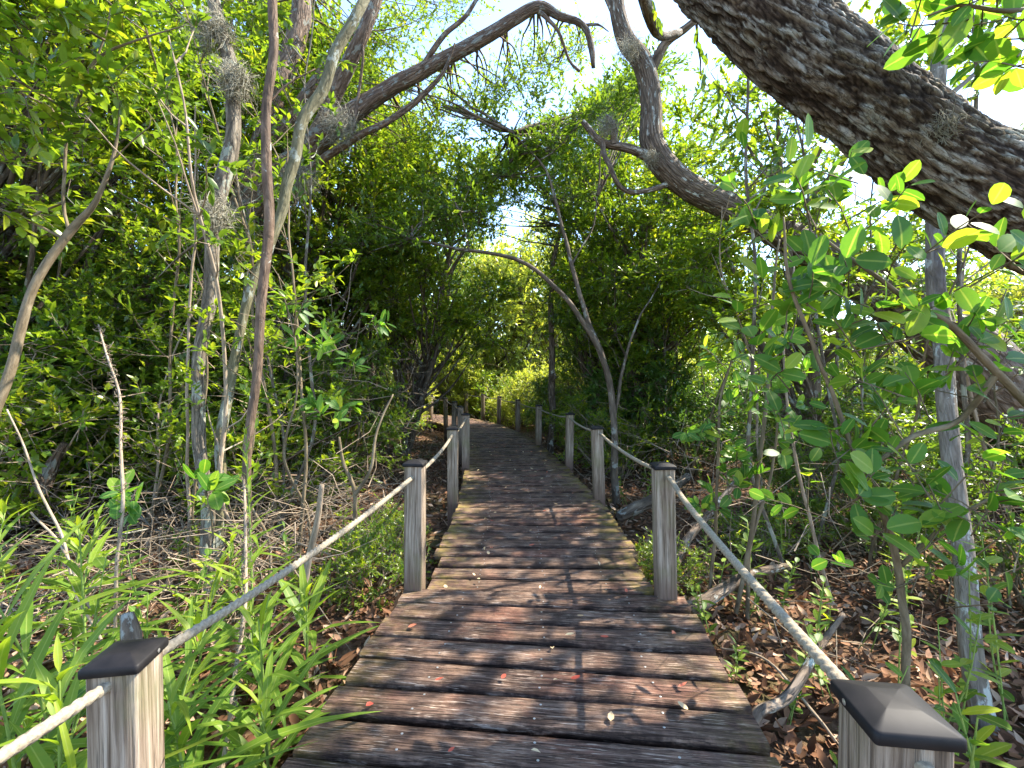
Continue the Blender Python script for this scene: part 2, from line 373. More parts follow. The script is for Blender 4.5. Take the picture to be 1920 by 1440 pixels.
TPL = {  # stations (t, halfwidth), fold, droop
 'kite': ([0, .45, 1], [0, .5, 0], .35, .12),
 'lance': ([0, .2, .45, .7, .88, 1], [.06, .38, .5, .36, .17, 0], .3, .6),
 'oval': ([0, .08, .25, .5, .75, .92, 1], [.05, .22, .43, .5, .43, .22, 0], .16, .15),
 'mid': ([0, .25, .62, 1], [.03, .42, .42, 0], .3, .2),
 'dry': ([0, .3, .65, 1], [.05, .45, .4, 0], .5, -.3),
}
def leaves(Pn, D, Nn, L, W, tpl='kite', rs=None, v=None, droopf=None):
    ts, ws, fold, droop = TPL[tpl]; rs = rs or np.random.RandomState(1)
    Pn = np.asarray(Pn, float); m = len(Pn)
    D = D / (np.linalg.norm(D, axis=1)[:, None] + 1e-9)
    Sd = np.cross(D, Nn); Sd /= np.linalg.norm(Sd, axis=1)[:, None] + 1e-9
    Nn = np.cross(Sd, D)
    dr = droop * (rs.uniform(.3, 1.7, m) if droopf is None else droopf)
    fo = fold * rs.uniform(.5, 1.4, m)
    if v is None: v = rs.rand(m)
    V = []; idx = []; F3 = []; F4 = []; c = 0; prev = None
    for t, wd in zip(ts, ws):
        mid = Pn + D * (L * t)[:, None] - Nn * (dr * t * t * L)[:, None]
        if wd < 1e-6:
            V.append(mid); cur = (c,); c += 1
        else:
            hw = (W * wd)[:, None]; up = Nn * (fo[:, None] * hw)
            V += [mid - Sd * hw + up, mid, mid + Sd * hw + up]; cur = (c, c + 1, c + 2); c += 3
        if prev is not None:
            if len(prev) == 1 and len(cur) == 3: F3 += [(prev[0], cur[1], cur[0]), (prev[0], cur[2], cur[1])]
            elif len(prev) == 3 and len(cur) == 1: F3 += [(prev[0], prev[1], cur[0]), (prev[1], prev[2], cur[0])]
            elif len(prev) == 3: F4 += [(prev[0], prev[1], cur[1], cur[0]), (prev[1], prev[2], cur[2], cur[1])]
        prev = cur
    VV = np.stack(V, 1)  # m,c,3
    global MID; mid_ = []
    for wd in ws: mid_ += [1.0] if wd < 1e-6 else [0., 1., 0.]
    MID = np.tile(np.array(mid_), m)
    base = (np.arange(m) * c)[:, None, None]
    out = []
    if F4: out.append((base + np.array(F4)[None]).reshape(-1, 4))
    if F3: out.append((base + np.array(F3)[None]).reshape(-1, 3))
    return VV.reshape(-1, 3), out, np.repeat(v, c)
class Leaves:
    def __init__(s): s.V = []; s.F = {3: [], 4: []}; s.A = []; s.n = 0; s.M = []
    def add(s, *a, **k):
        V, Fs, A = leaves(*a, **k)
        s.V.append(V); s.A.append(A); s.M.append(MID)
        for f in Fs: s.F[f.shape[1]].append(f + s.n)
        s.n += len(V)
    def build(s, name, m, parent=None, smooth=False):
        Fs = [np.vstack(s.F[k]) for k in (4, 3) if s.F[k]]
        return mk(name, np.vstack(s.V), Fs, m, parent, {'v': np.concatenate(s.A), 'm': np.concatenate(s.M)}, smooth)
def unit(rs, n):
    v = rs.normal(size=(n, 3)); return v / np.linalg.norm(v, axis=1)[:, None]
def foliage(rs, Lv, Wd, C, rad, ntw, nlf, LL, LW, tpl='kite', up=.25, spread=.6, flat=.7, twr=.003):
    """clusters at C (k,3) with radius rad: ntw twigs each, nlf leaves each"""
    C = np.asarray(C, float); k = len(C)
    if np.isscalar(rad): rad = np.full(k, rad)
    c = np.repeat(C, ntw, 0); rr = np.repeat(rad, ntw)
    d = unit(rs, len(c)); d[:, 2] = d[:, 2] * flat + up; d /= np.linalg.norm(d, axis=1)[:, None]
    st = c + unit(rs, len(c)) * (rr * .35 * rs.rand(len(c)))[:, None]
    ln = rr * rs.uniform(.5, 1.15, len(c))
    bend = unit(rs, len(c)) * (ln * .15)[:, None]
    mid = st + d * (ln * .5)[:, None] + bend; end = st + d * ln[:, None]
    if Wd is not None: Wd.twigs(st, mid, end, np.full(len(c), twr), np.full(len(c), twr * .4))
    t = np.tile(np.linspace(.25, 1.02, nlf), len(c)); t = np.clip(t + rs.uniform(-.06, .06, len(t)), 0, 1.05)
    s_, m_, e_ = (np.repeat(x, nlf, 0) for x in (st, mid, end))
    tt = t[:, None]; pos = s_ * (1 - tt) ** 2 + 2 * m_ * tt * (1 - tt) + e_ * tt ** 2
    dd = np.repeat(d, nlf, 0) * .75 + unit(rs, len(pos)) * spread; dd[:, 2] += up * .3
    nn = unit(rs, len(pos)) * .65; nn[:, 2] += 1
    L = LL * rs.uniform(.65, 1.25, len(pos)); W = LW * rs.uniform(.75, 1.2, len(pos))
    # colour: per leaf with a per-twig tendency
    v = np.clip(np.repeat(rs.rand(len(c)), nlf) * .45 + rs.rand(len(pos)) * .45 + (t > .9) * .12, 0, 1)
    Lv.add(pos, dd, nn, L, W, tpl, rs, v)

# ------------------------------------------------------------------ ground
GZ = -0.27
def path_pts():
    ctl = [(-.5,-.13),(.6,-.04),(1.23,.035),(2.2,.13),(3.1,.15),(3.9,.15),(5.6,.03),(7.4,-.17),(9.2,-.5),(11,-1.05),(12.4,-1.85),(13.5,-2.9),(14.3,-4.2),(14.8,-5.7),(15.0,-7.6),(15.0,-9.5)]
    C, _ = catmull([(x, y, 0) for y, x in ctl], [1] * len(ctl), .02)
    return C
PATH = path_pts()
def pdist(x, y):
    return float(np.sqrt(((PATH[:, 0] - x) ** 2 + (PATH[:, 1] - y) ** 2).min()))
def gz(x, y):
    x = np.atleast_1d(np.asarray(x, float)); y = np.atleast_1d(np.asarray(y, float))
    p = np.stack([x * .55 + 40, y * .55 + 40, np.zeros_like(x)], 1)
    return GZ + (fbm(p, 3, 9) - .5) * .30 - .02
g1 = np.concatenate([-np.geomspace(300, 9, 22), np.arange(-8.8, 8.9, .13), np.geomspace(9, 300, 22)])
g2_ = np.concatenate([-np.geomspace(300, 3, 22), np.arange(-2.8, 14, .13), np.geomspace(14.2, 500, 26)])
gx, gy = np.meshgrid(g1, g2_)
gzv = gz(gx.ravel(), gy.ravel())
nx, ny = len(g1), len(g2_)
ii = (np.arange(ny - 1)[:, None] * nx + np.arange(nx - 1)[None]).ravel()
tag(mk('ground', np.stack([gx.ravel(), gy.ravel(), gzv], 1), np.stack([ii, ii + 1, ii + 1 + nx, ii + nx], 1), M_GROUND, smooth=True), kind='structure')

# leaf litter
rs = np.random.RandomState(5)
LT = Leaves()
n = 52000
yy = 0.5 + rs.rand(n) ** 1.6 * 10.5; xx = (rs.rand(n) * 2 - 1) * (1.2 + yy * 1.15)
d = np.array([1.0] * n)
cx = np.interp(yy, PATH[:900:5, 1], PATH[:900:5, 0])
keep = np.abs(xx - cx) > .55
xx, yy = xx[keep], yy[keep]; n = len(xx)
pos = np.stack([xx, yy, gz(xx, yy) + .004 + rs.rand(n) * .03], 1)
nn = unit(rs, n) * .75; nn[:, 2] = np.abs(nn[:, 2]) + .6
dd = unit(rs, n); dd[:, 2] *= .4
LT.add(pos, dd, nn, rs.uniform(.035, .085, n), rs.uniform(.018, .036, n), 'dry', rs, rs.rand(n) ** 1.2)
tag(LT.build('leaf_litter', LM['litter']), 'brown fallen leaves covering the ground beside the boardwalk', 'leaf litter', kind='stuff')

# ------------------------------------------------------------------ boardwalk
rnd = random.Random(11)
bw = empty('boardwalk', (0, 0, 0), 'weathered brown plank boardwalk winding away into the trees', 'boardwalk')
seglen = np.concatenate([[0], np.cumsum(np.linalg.norm(np.diff(PATH, axis=0), axis=1))])
def path_at(s):
    x = np.interp(s, seglen, PATH[:, 0]); y = np.interp(s, seglen, PATH[:, 1])
    x2 = np.interp(s + .1, seglen, PATH[:, 0]); y2 = np.interp(s + .1, seglen, PATH[:, 1])
    return x, y, math.atan2(y2 - y, x2 - x)
def board_geo(hl, hr, w2, th, scr, rs):
    # local x across the walk, y along it; slightly uneven edges, rounded top
    nx_ = 26 if scr else 10
    xs = np.linspace(-hl, hr, nx_); V = []; E = []
    prof = [(-w2, -th), (-w2, -.009), (-w2 + .007, 0), (-w2 * .7, .0), (0, 0), (w2 * .7, 0), (w2 - .007, 0), (w2, -.009), (w2, -th)]
    m = len(prof)
    ph = rs.rand() * 50
    w1 = (vnoise(np.stack([xs * 3 + ph, np.zeros(nx_), np.zeros(nx_)], 1), 3) - .5) * .006
    cup = rs.uniform(-.003, .003)
    sag = (vnoise(np.stack([xs * 1.1 + ph, np.ones(nx_), np.zeros(nx_)], 1), 4) - .5) * .010
    for i, x in enumerate(xs):
        for (py, pz) in prof:
            sgn = 1 if py > 0 else -1
            V.append((x, py + (w1[i] * sgn if abs(py) > w2 * .6 else 0), pz + sag[i] + cup * (1 - (py / w2) ** 2)))
            E.append(min(1, max(0, 1 - min(x + hl, hr - x) / .30)) ** 1.5)
    Fs = []
    for i in range(nx_ - 1):
        for j in range(m):
            a = i * m + j; b = i * m + (j + 1) % m; Fs.append((a, b, b + m, a + m))
    mi = [0] * len(Fs)
    T = []
    for b0 in (0, (nx_ - 1) * m):
        for j in range(1, m - 1): T.append((b0, b0 + j, b0 + j + 1)); 
    T = np.array(T); mi += [0] * len(T)
    n0 = len(V)
    if scr:
        T2 = []
        for sx in (-.55 * hl, .02, .6 * hr):
            for sy in (-w2 * .5, w2 * .5):
                cx_, cy_ = sx + rs.uniform(-.012, .012), sy + rs.uniform(-.008, .008); k0 = len(V)
                zt = float(np.interp(cx_, xs, sag)) + cup * .75 + .0018
                V.append((cx_, cy_, zt)); E.append(0)
                for q in range(8):
                    V.append((cx_ + .0042 * math.cos(q * .785), cy_ + .0042 * math.sin(q * .785), zt - .0012)); E.append(0)
                for q in range(8): T2.append((k0, k0 + 1 + q, k0 + 1 + (q + 1) % 8))
        T = np.vstack([T, T2]); mi += [1] * len(T2)
    global EDGE_DARK; EDGE_DARK = np.zeros(len(V)); yv = np.array([q[1] for q in V]); EDGE_DARK[:n0] = np.clip((np.abs(yv[:n0]) / w2 - .62) / .32, 0, 1)
    return np.array(V), [np.array(Fs), T], E, mi
s = 0.0; bi = 0; pitch = .150; rsb = np.random.RandomState(3); restV = []; restF = []; restE = []; rn = 0
# put a joint at the post line: first boards start behind the camera
s0 = -0.02; DECKEND = seglen[-1] - .1
while s < DECKEND:
    x, y, a = path_at(s)
    wide = y < 2.20
    hw = .65 if wide else .625
    if y > 2.65: hw = .605
    hl = hw + rsb.uniform(-.012, .012); hr = (hw + .03 if wide else hw) + rsb.uniform(-.012, .012)
    if 2.2 < y < 2.65: hl -= .06; hr -= .07
    wb = pitch - rsb.uniform(.021, .030)
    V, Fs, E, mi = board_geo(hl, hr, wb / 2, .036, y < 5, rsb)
    rz = a - math.pi / 2 + rsb.uniform(-.006, .006)
    dz = rsb.uniform(-.006, .005)
    if bi < 100:
        o = mk('board', V, Fs, [M_DECK, M_SCREW], bw, {'edge': np.array(E) * (.8 if y > 2.3 else .3), 'edge_dark': EDGE_DARK}, extra=mi)
        o.location = (x, y, dz); o.rotation_euler = (rsb.uniform(-.01, .01), 0, rz)
    else:
        c_, s_ = math.cos(rz), math.sin(rz)
        restV.append(np.stack([V[:, 0] * c_ - V[:, 1] * s_ + x, V[:, 0] * s_ + V[:, 1] * c_ + y, V[:, 2] + dz], 1))
        restF.append([f + rn for f in Fs]); restE += E; rn += len(V)
    s += pitch; bi += 1
if restV:
    o = mk('board', np.vstack(restV), [np.vstack([f[0] for f in restF]), np.vstack([f[1] for f in restF])], M_DECK, bw, {'edge': restE}); tag(o, kind='stuff')
# beams under both edges
for off in (-.52, .52, 0):
    V = []; Fs = []; k = 0
    for s_ in np.arange(0, DECKEND, .25):
        x, y, a = path_at(s_); nxv, nyv = -math.sin(a), math.cos(a)
        for (dx, z) in ((-.022, -.042), (.022, -.042), (.022, -.19), (-.022, -.19)):
            V.append((x + nxv * (off + dx), y + nyv * (off + dx), z))
        if k:
            b = (k - 1) * 4
            for j in range(4): Fs.append((b + j, b + (j + 1) % 4, b + 4 + (j + 1) % 4, b + 4 + j))
        k += 1
    mk('support_beam', np.array(V), np.array(Fs), M_BEAM, bw)

# posts
CAPV = None
def make_post(loc, top, rz, tilt, label, screw_side=1):
    x, y = loc
    root = empty('rope_post', (x, y, 0), label, 'post', 'square posts carrying the rope rail', rz)
    root.rotation_euler = (tilt[0], tilt[1], rz)
    h = .0445; zs = [GZ - .25, -.02, .04, .12, .2, .3, .4, .5, top - .004]
    zs = [z for z in zs if z < top - .01] + [top - .004]
    V = []; E = []
    ch = .006
    for z in zs:
        for (a, b) in ((-h, -h + ch), (-h + ch, -h), (h - ch, -h), (h, -h + ch), (h, h - ch), (h - ch, h), (-h + ch, h), (-h, h - ch)):
            V.append((a, b, z)); E.append(max(0, 1 - max(z, 0) / .16) * .9)
    Fs = [(i * 8 + j, i * 8 + (j + 1) % 8, i * 8 + 8 + (j + 1) % 8, i * 8 + 8 + j) for i in range(len(zs) - 1) for j in range(8)]
    mk('shaft', np.array(V), np.array(Fs), M_POST, root, {'edge': E})
    # pyramid cap with a rolled rim
    c = .0505
    rings = [(c, -.014, .004), (c + .0012, -.010, .006), (c + .0012, .000, .007), (c - .002, .003, .007), (.0215, .0125, .001), (.0195, .0130, .001)]
    V = []; k = 16
    for (q, z, rd) in rings:
        for (sx, sy, a0) in ((1, 1, 0), (-1, 1, 90), (-1, -1, 180), (1, -1, 270)):
            for t in range(4):
                a = R(a0 + t * 30); V.append(((q - rd) * sx + rd * math.cos(a), (q - rd) * sy + rd * math.sin(a), z + top))
    Fs = [(i * k + j, i * k + (j + 1) % k, i * k + k + (j + 1) % k, i * k + k + j) for i in range(len(rings) - 1) for j in range(k)]
    V.append((0, 0, top + .0133)); b = (len(rings) - 1) * k
    T = [(b + j, b + (j + 1) % k, len(V) - 1) for j in range(k)]
    cp = mk('cap', np.array(V), [np.array(Fs), np.array(T)], M_CAP, root)
    V = []; T = []
    for q in range(10): V.append((screw_side * (c + .0022), .0042 * math.cos(q * .628) + .012, top - .005 + .0042 * math.sin(q * .628)))
    V.append((screw_side * (c + .0042), .012, top - .005)); T = [(q, (q + 1) % 10, 10) for q in range(10)]
    mk('screw', np.array(V), np.array(T), M_SCREW, cp)
    return root
# (x, y, top, ropez)
LP = [(-.752,.915,.49,.455),(-.482,2.30,.62,.555),(-.50,3.93,.625,.57),(-.548,5.48,.625,.57),(-.79,7.1,.62,.57),(-1.09,8.7,.62,.57),(-1.47,10.3,.62,.57),(-2.10,12.0,.62,.57),(-3.1,13.1,.62,.57)]
RP = [(.500,.618,.600,.562),(.733,2.215,.625,.575),(.752,4.01,.62,.57),(.69,5.62,.62,.57),(.42,7.42,.62,.57),(.12,9.45,.62,.57),(-.32,11.3,.62,.57),(-.80,12.9,.62,.57),(-1.42,14.4,.62,.57),(-2.05,15.2,.62,.57)]
ordn = ['second', 'third', 'fourth', 'fifth', 'sixth', 'seventh', 'eighth', 'farthest']
for i, (x, y, t, rz_) in enumerate(LP):
    lab = 'nearest grey square post with black cap at the lower left' if i == 0 else f'{ordn[i-1]} wooden post with dark cap along the left edge of the boardwalk'
    make_post((x, y), t, R([8, -3, 4, 6, 12, 14, 20, 40, 55][i]), (R(rnd.uniform(-2, 2)), R(rnd.uniform(-1.8, 1.8))) if i else (0, R(-1)), lab, 1)
ordr = ['second', 'third', 'fourth', 'fifth', 'sixth', 'seventh', 'eighth', 'ninth', 'farthest']
for i, (x, y, t, rz_) in enumerate(RP):
    lab = 'nearest square post with large black pyramid cap at the lower right' if i == 0 else f'{ordr[i-1]} wooden post with dark cap along the right edge of the boardwalk'
    make_post((x, y), t, R([-7, -2, 4, 5, 8, 14, 16, 20, 30, 45][i]), (R(rnd.uniform(-1, 1)), R([0, -1.5, -2, 1, 1, 0, 1, -1, 1, 0][i])), lab, -1)
# ropes
def rope(PT, pre, label, sag):
    pts = [pre]
    for i, (x, y, t, z) in enumerate(PT):
        if i or True:
            p0 = np.array(pts[-1]); p1 = np.array((x, y, z))
            for f in (.25, .5, .75):
                q = p0 + (p1 - p0) * f; q[2] -= sag * 4 * f * (1 - f) * min(1, .3 + i * .5) ; pts.append(tuple(q))
            pts.append(tuple(p1))
    W = Wood(); k = 2 * math.pi / .062; r0 = .0105
    C, _ = catmull(pts, [1] * len(pts), .0045)
    # thin out far away
    keep = [0]; 
    for i in range(1, len(C)):
        if np.linalg.norm(C[i] - C[keep[-1]]) > (.0045 if C[i][1] < 4 else .012 if C[i][1] < 7 else .04): keep.append(i)
    C = C[keep]; n = len(C); seg = 18
    L = np.concatenate([[0], np.cumsum(np.linalg.norm(np.diff(C, axis=0), axis=1))])
    T = np.gradient(C, axis=0); T /= np.linalg.norm(T, axis=1)[:, None]
    U = np.cross(T, [0, 0, 1.0]); U /= np.linalg.norm(U, axis=1)[:, None]; Wv = np.cross(U, T)
    a = np.arange(seg) / seg * 2 * math.pi
    A = a[None] ; ph = L[:, None] * k
    rr = r0 * (.66 + .42 * np.abs(np.cos(1.5 * (A - ph))) ** .6)
    V = C[:, None] + (U[:, None] * np.cos(A)[..., None] + Wv[:, None] * np.sin(A)[..., None]) * rr[..., None]
    i = np.arange(n - 1)[:, None] * seg; j = np.arange(seg)[None]
    q = np.stack([i + j, i + (j + 1) % seg, i + seg + (j + 1) % seg, i + seg + j], 2).reshape(-1, 4)
    tag(mk('rope', V.reshape(-1, 3), q, M_ROPE, smooth=True), label, 'rope')
rope(LP, (-.95, -.3, .46), 'pale twisted rope strung between the posts on the left side of the boardwalk', .03)
rope(RP, (.62, -.25, .44), 'pale twisted rope strung between the posts on the right side of the boardwalk', .025)

# fallen leaves on the boards
def fallen(px, py, L, Wd, col, a, label, seed):
    Z = F * HC / (py - 712); p = P(px, py, Z); r = np.random.RandomState(seed)
    Lv = Leaves(); d = np.array([[math.cos(a), math.sin(a), .03]]); nn = np.array([[r.uniform(-.2, .2), r.uniform(-.2, .2), 1]])
    Lv.add(np.zeros((1, 3)), d, nn, np.array([L]), np.array([Wd]), 'oval' if seed % 3 == 0 else 'dry' if seed % 3 == 1 else 'mid', r, np.array([r.rand()]), np.array([r.uniform(-1.5, -.5)]))
    o = Lv.build('fallen_leaf', LM[col], smooth=True); o.location = (p.x, p.y, .016)
    tag(o, label, 'leaf', 'fallen leaves lying on the boards')
big = [(1145,1362,.032,.022,'tan',1.3,'curled tan fallen leaf with stalk on a near board, right of centre'),
 (1290,1340,.036,.018,'tan',2.2,'golden tan fallen leaf lying towards the right end of a near board'),
 (686,1333,.028,.018,'red',.8,'curled orange fallen leaf near the left end of a near board'),
 (815,1284,.032,.014,'red',.1,'flat red fallen leaf left of the middle of the boards'),
 (1070,1281,.034,.016,'red',.2,'pinkish red fallen leaf in the middle of the boards beside a paler one'),
 (1038,1284,.024,.012,'tan',.7,'small pale fallen leaf beside the pinkish red one'),
 (1272,1296,.034,.012,'red',.3,'dark red fallen leaf at the right end of a board'),
 (941,1281,.022,.018,'red',1.0,'dull pink fallen leaf just left of the board middle'),
 (1036,1224,.024,.018,'tan',1.6,'round yellow fallen leaf in the middle of the boards'),
 (1060,1197,.036,.018,'tan',-.3,'pale cream fallen leaf one board beyond the round yellow leaf'),
 (1126,1200,.032,.014,'red',-.4,'brick red fallen leaf right of the pale cream leaf'),
 (1260,1196,.028,.022,'red',.5,'bright red fallen leaf at the right end beside the post'),
 (765,1183,.036,.026,'red',.2,'crumpled orange red fallen leaf at the left end of a board'),
 (1082,1160,.03,.014,'tan',-.5,'narrow tan fallen leaf near the right hand front post'),
 (996,1417,.026,.012,'tan',0,'yellow fallen leaf on the board closest to the camera'),
 (840,1420,.020,.012,'red',.5,'small red fallen leaf on the board closest to the camera')]
for i, b in enumerate(big): fallen(*b, 50 + i)
rs = np.random.RandomState(9)
for i in range(60):
    y = rs.uniform(2.2, 7.5); cx_ = float(np.interp(y, PATH[:900:5, 1], PATH[:900:5, 0])); x = cx_ + rs.uniform(-.5, .5)
    red = rs.rand() < .35
    fallen(960 + x / y * F, 712 + F * HC / y, rs.uniform(.022, .042), rs.uniform(.012, .02), 'red' if red else 'tan', rs.uniform(0, 6.3),
           'small red leaf among the scatter on the boards past the front posts' if red else 'small tan leaf among the scatter on the boards past the front posts', 200 + i)

# ------------------------------------------------------------------ hero trees
def oak_disp(bk):
    q = bk.copy(); ang = q[:, 2] * 1.1; c, s_ = np.cos(ang), np.sin(ang)
    x = (bk[:, 0] - bk[:, 0].mean()); y = bk[:, 1]
    q[:, 0] = x * c - y * s_; q[:, 1] = x * s_ + y * c
    wq = fbm(q * [5, 5, 4], 3, 8) - .5; w2 = fbm(q * [22, 22, 16], 2, 40) - .5
    def plate(sc, amp, sd):
        # cellular plates, stretched along the trunk, jittered
        p = q * sc + wq[:, None] * 1.3 + w2[:, None] * amp; f = np.floor(p); d1 = np.full(len(p), 9.); d2 = np.full(len(p), 9.); hh = np.zeros(len(p))
        for a in (-1, 0, 1):
            for b in (-1, 0, 1):
                for c_ in (-1, 0, 1):
                    g = (f + [a, b, c_]).astype(np.int64)
                    o = np.stack([_h(g[:, 0], g[:, 1], g[:, 2], sd + k) for k in range(3)], 1)
                    dd = np.sqrt((((g + .5 + (o - .5) * .95) - p) ** 2).sum(1)); nw = dd < d1
                    d2 = np.where(nw, d1, np.minimum(d2, dd)); hh = np.where(nw, o[:, 0], hh); d1 = np.where(nw, dd, d1)
        return np.clip((d2 - d1) / .34, 0, 1), hh
    e1, h1 = plate([24, 24, 2.4], 1.0, 3); e2, h2 = plate([64, 64, 10], 1.2, 60)
    n3 = fbm(q * [90, 90, 45], 3, 24) - .5
    dv = .015 * (e1 ** .8 - 1) + .004 * (h1 - .5) * e1 + .004 * (e2 ** .7 - 1) + .003 * (h2 - .5) + .005 * n3 + .02 * wq
    return dv, np.clip(.10 + .50 * e1 ** .7 + .22 * (h1 - .5) + .22 * e2 + .15 * (h2 - .5) + .3 * n3, 0, 1)
def px_pts(L): return [P(a, b, c) for a, b, c in L]

# 1 great leaning oak
root = empty('leaning_oak', (2.9, 2.05, GZ), 'huge rough barked oak trunk leaning across the upper right corner', 'tree')
def rel(root, pts): return [Vector(p) - root.location for p in pts]
W = Wood()
main = [Vector((4.1, 2.6, GZ - .3)), Vector((3.75, 2.4, .6)), Vector((3.1, 2.1, 1.35)), P(2050, 445, 1.85), P(1910, 384, 1.75), P(1760, 300, 1.75), P(1625, 190, 1.78), P(1490, 85, 1.82), P(1345, -45, 1.9), P(1190, -170, 2.1), P(1060, -330, 2.4)]
rad = [.36, .30, .25, .215, .19, .172, .168, .168, .165, .14, .12]
W.tube(rel(root, main), rad, seg=150, step=.0095, disp=oak_disp, wob=.04)
W.tube(rel(root, [P(1190, -170, 2.1), P(1190, -80, 2.5), P(1230, 60, 2.95), P(1275, 60, 3.2)]), [.05, .04, .03, .02], seg=10, wob=.1)
W.tube(rel(root, [P(1060, -330, 2.4), P(900, -420, 2.7), P(700, -500, 3.2)]), [.12, .09, .05], seg=12, wob=.1)
nh = len(W.H); hh = np.full(W.n, .6); hh[:nh] = W.H; BM['oakbig'] = oak_mat()
q4 = np.vstack([f for f in W.F if f.shape[1] == 4]); q3 = np.vstack([f for f in W.F if f.shape[1] == 3])
mk('trunk', np.vstack(W.V), [q4, q3], BM['oakbig'], root, {'bk': np.vstack(W.B), 'h': hh}, True)
rs = np.random.RandomState(21)
Lv = Leaves(); Wd = Wood()
cl = [P(a, b, c) - root.location for a, b, c in ((1000,-330,2.6),(800,-420,3),(700,-500,3.3),(1250,-300,2.3),(1500,-250,2.4),(1750,-150,2.3),(1900,-60,2.3),(1600,-400,2.5),(2000,-300,2.6))]
foliage(rs, Lv, Wd, cl, .35, 12, 14, .07, .03, 'mid')
Wd.build('twigs', BM['stem'], root); Lv.build('crown', LM['oak'], root)

def limbtree(name, loc, tubes, bark, label, cat='tree', leaf=None, clusters=None, seed=1, LL=.075, LW=.03, tpl='kite', rad=.4, ntw=10, nlf=14, group=None, wob=.12, rsc=1.0):
    root = empty(name, loc, label, cat, group); W = Wood(); r = np.random.RandomState(seed)
    for tb in tubes:
        pts, rd = tb[:2]; rd = [q * rsc for q in rd]
        if len(tb) > 2:
            W2 = Wood(); W2.seed = 5; W2.tube(rel(root, pts), rd, seg=16, step=.04, wob=wob, jit=.03, wobk=3); W2.build('second_trunk', BM[tb[2]], root); continue
        seg = 20 if max(rd) > .08 else (12 if max(rd) > .03 else 7)
        W.tube(rel(root, [p if isinstance(p, Vector) else Vector(p) for p in pts]), rd, seg=seg, step=.05, wob=wob, jit=.02, wobk=3)
    if clusters is not None and len(clusters):
        Lv = Leaves(); C = np.array([list(Vector(c) - root.location) for c in clusters])
        base = np.vstack(W.V)[::7]
        for p in C:
            dsc = np.linalg.norm(base - p, axis=1) + np.maximum(0, base[:, 2] - p[2]) * 1.5
            q = base[np.argmin(dsc)]; L_ = np.linalg.norm(p - q)
            if L_ > .25:
                W.tube([Vector(q), Vector((q + p) / 2 + r.uniform(-.12, .12, 3) * min(1, L_)), Vector(p)], [min(.022, .006 + .007 * L_), .007, .004], seg=5, step=.12, jit=.02, wobk=4)
        foliage(r, Lv, W, C, rad, ntw, nlf, LL, LW, tpl)
        W.build('trunk', BM[bark], root); Lv.build('crown', LM[leaf], root)
    else: W.build('trunk', BM[bark], root)
    return root
def X(*L): return px_pts(L)

# 2 curved oak behind (snaking from lower right up to the sky gap)
limbtree('curved_oak', (5.4, 5.0, GZ), [
  ([Vector((5.9, 4.6, GZ - .2))] + X((1990,850,4.5),(1860,715,4.5),(1740,610,4.6),(1600,505,4.8),(1480,445,4.9),(1370,392,5.0),(1285,345,5.0),(1228,280,5.0),(1222,200,5.0),(1208,120,5.0),(1172,75,5.0),(1158,20,5.0),(1150,-60,5.0),(1130,-160,5)),
   [.50,.46,.40,.34,.27,.21,.175,.165,.16,.135,.13,.12,.10,.09,.08]),
  (X((1222,130,5.0),(1250,80,4.9),(1285,55,4.8),(1330,20,4.8)), [.07,.06,.05,.04]),
  (X((1228,300,5.0),(1190,285,4.9),(1150,272,4.9),(1120,260,4.9),(1095,225,4.9)), [.07,.06,.055,.05,.03]),
  (X((1130,268,4.9),(1138,310,4.8),(1165,350,4.8),(1215,358,4.9),(1250,350,5)), [.035,.03,.03,.035,.04]),
  (X((1150,272,4.9),(1152,235,4.9),(1140,215,4.9)), [.05,.04,.02]),
  (X((1172,75,5),(1150,40,5),(1120,-30,5)), [.04,.03,.02])],
  'oak2', 'grey brown oak limb snaking from the lower right up into the sky gap', leaf='oak',
  clusters=X((1130,-120,5),(1350,-40,4.8),(1080,-140,5.2),(1300,420,5.3),(1420,330,5.3),(1380,250,5.5),(1480,260,5.6),(1350,180,6)), seed=31, rad=.5, ntw=12, nlf=16, rsc=.82, wob=.2)

# 3 grey vertical trunk on the right
limbtree('grey_trunk_tree', (1.78, 1.85, GZ), [
  (X((1860,1420,1.72),(1825,1240,1.8),(1800,1000,1.95),(1772,760,2.1),(1760,560,2.25),(1752,380,2.4),(1758,200,2.6),(1770,60,2.75),(1775,-120,3.0)), [.056,.052,.05,.052,.054,.055,.058,.055,.05]),
  (X((1760,200,2.6),(1850,120,2.7),(1930,20,2.8)), [.02,.015,.01])],
  'grey', 'straight slim grey trunk on the right, passing behind the huge leaning oak', leaf='bright',
  clusters=X((1700,-60,2.9),(1850,-100,3),(1930,20,2.8),(1860,60,2.9),(1620,-20,3.2)), seed=32, rad=.35, wob=.08, rsc=.72)

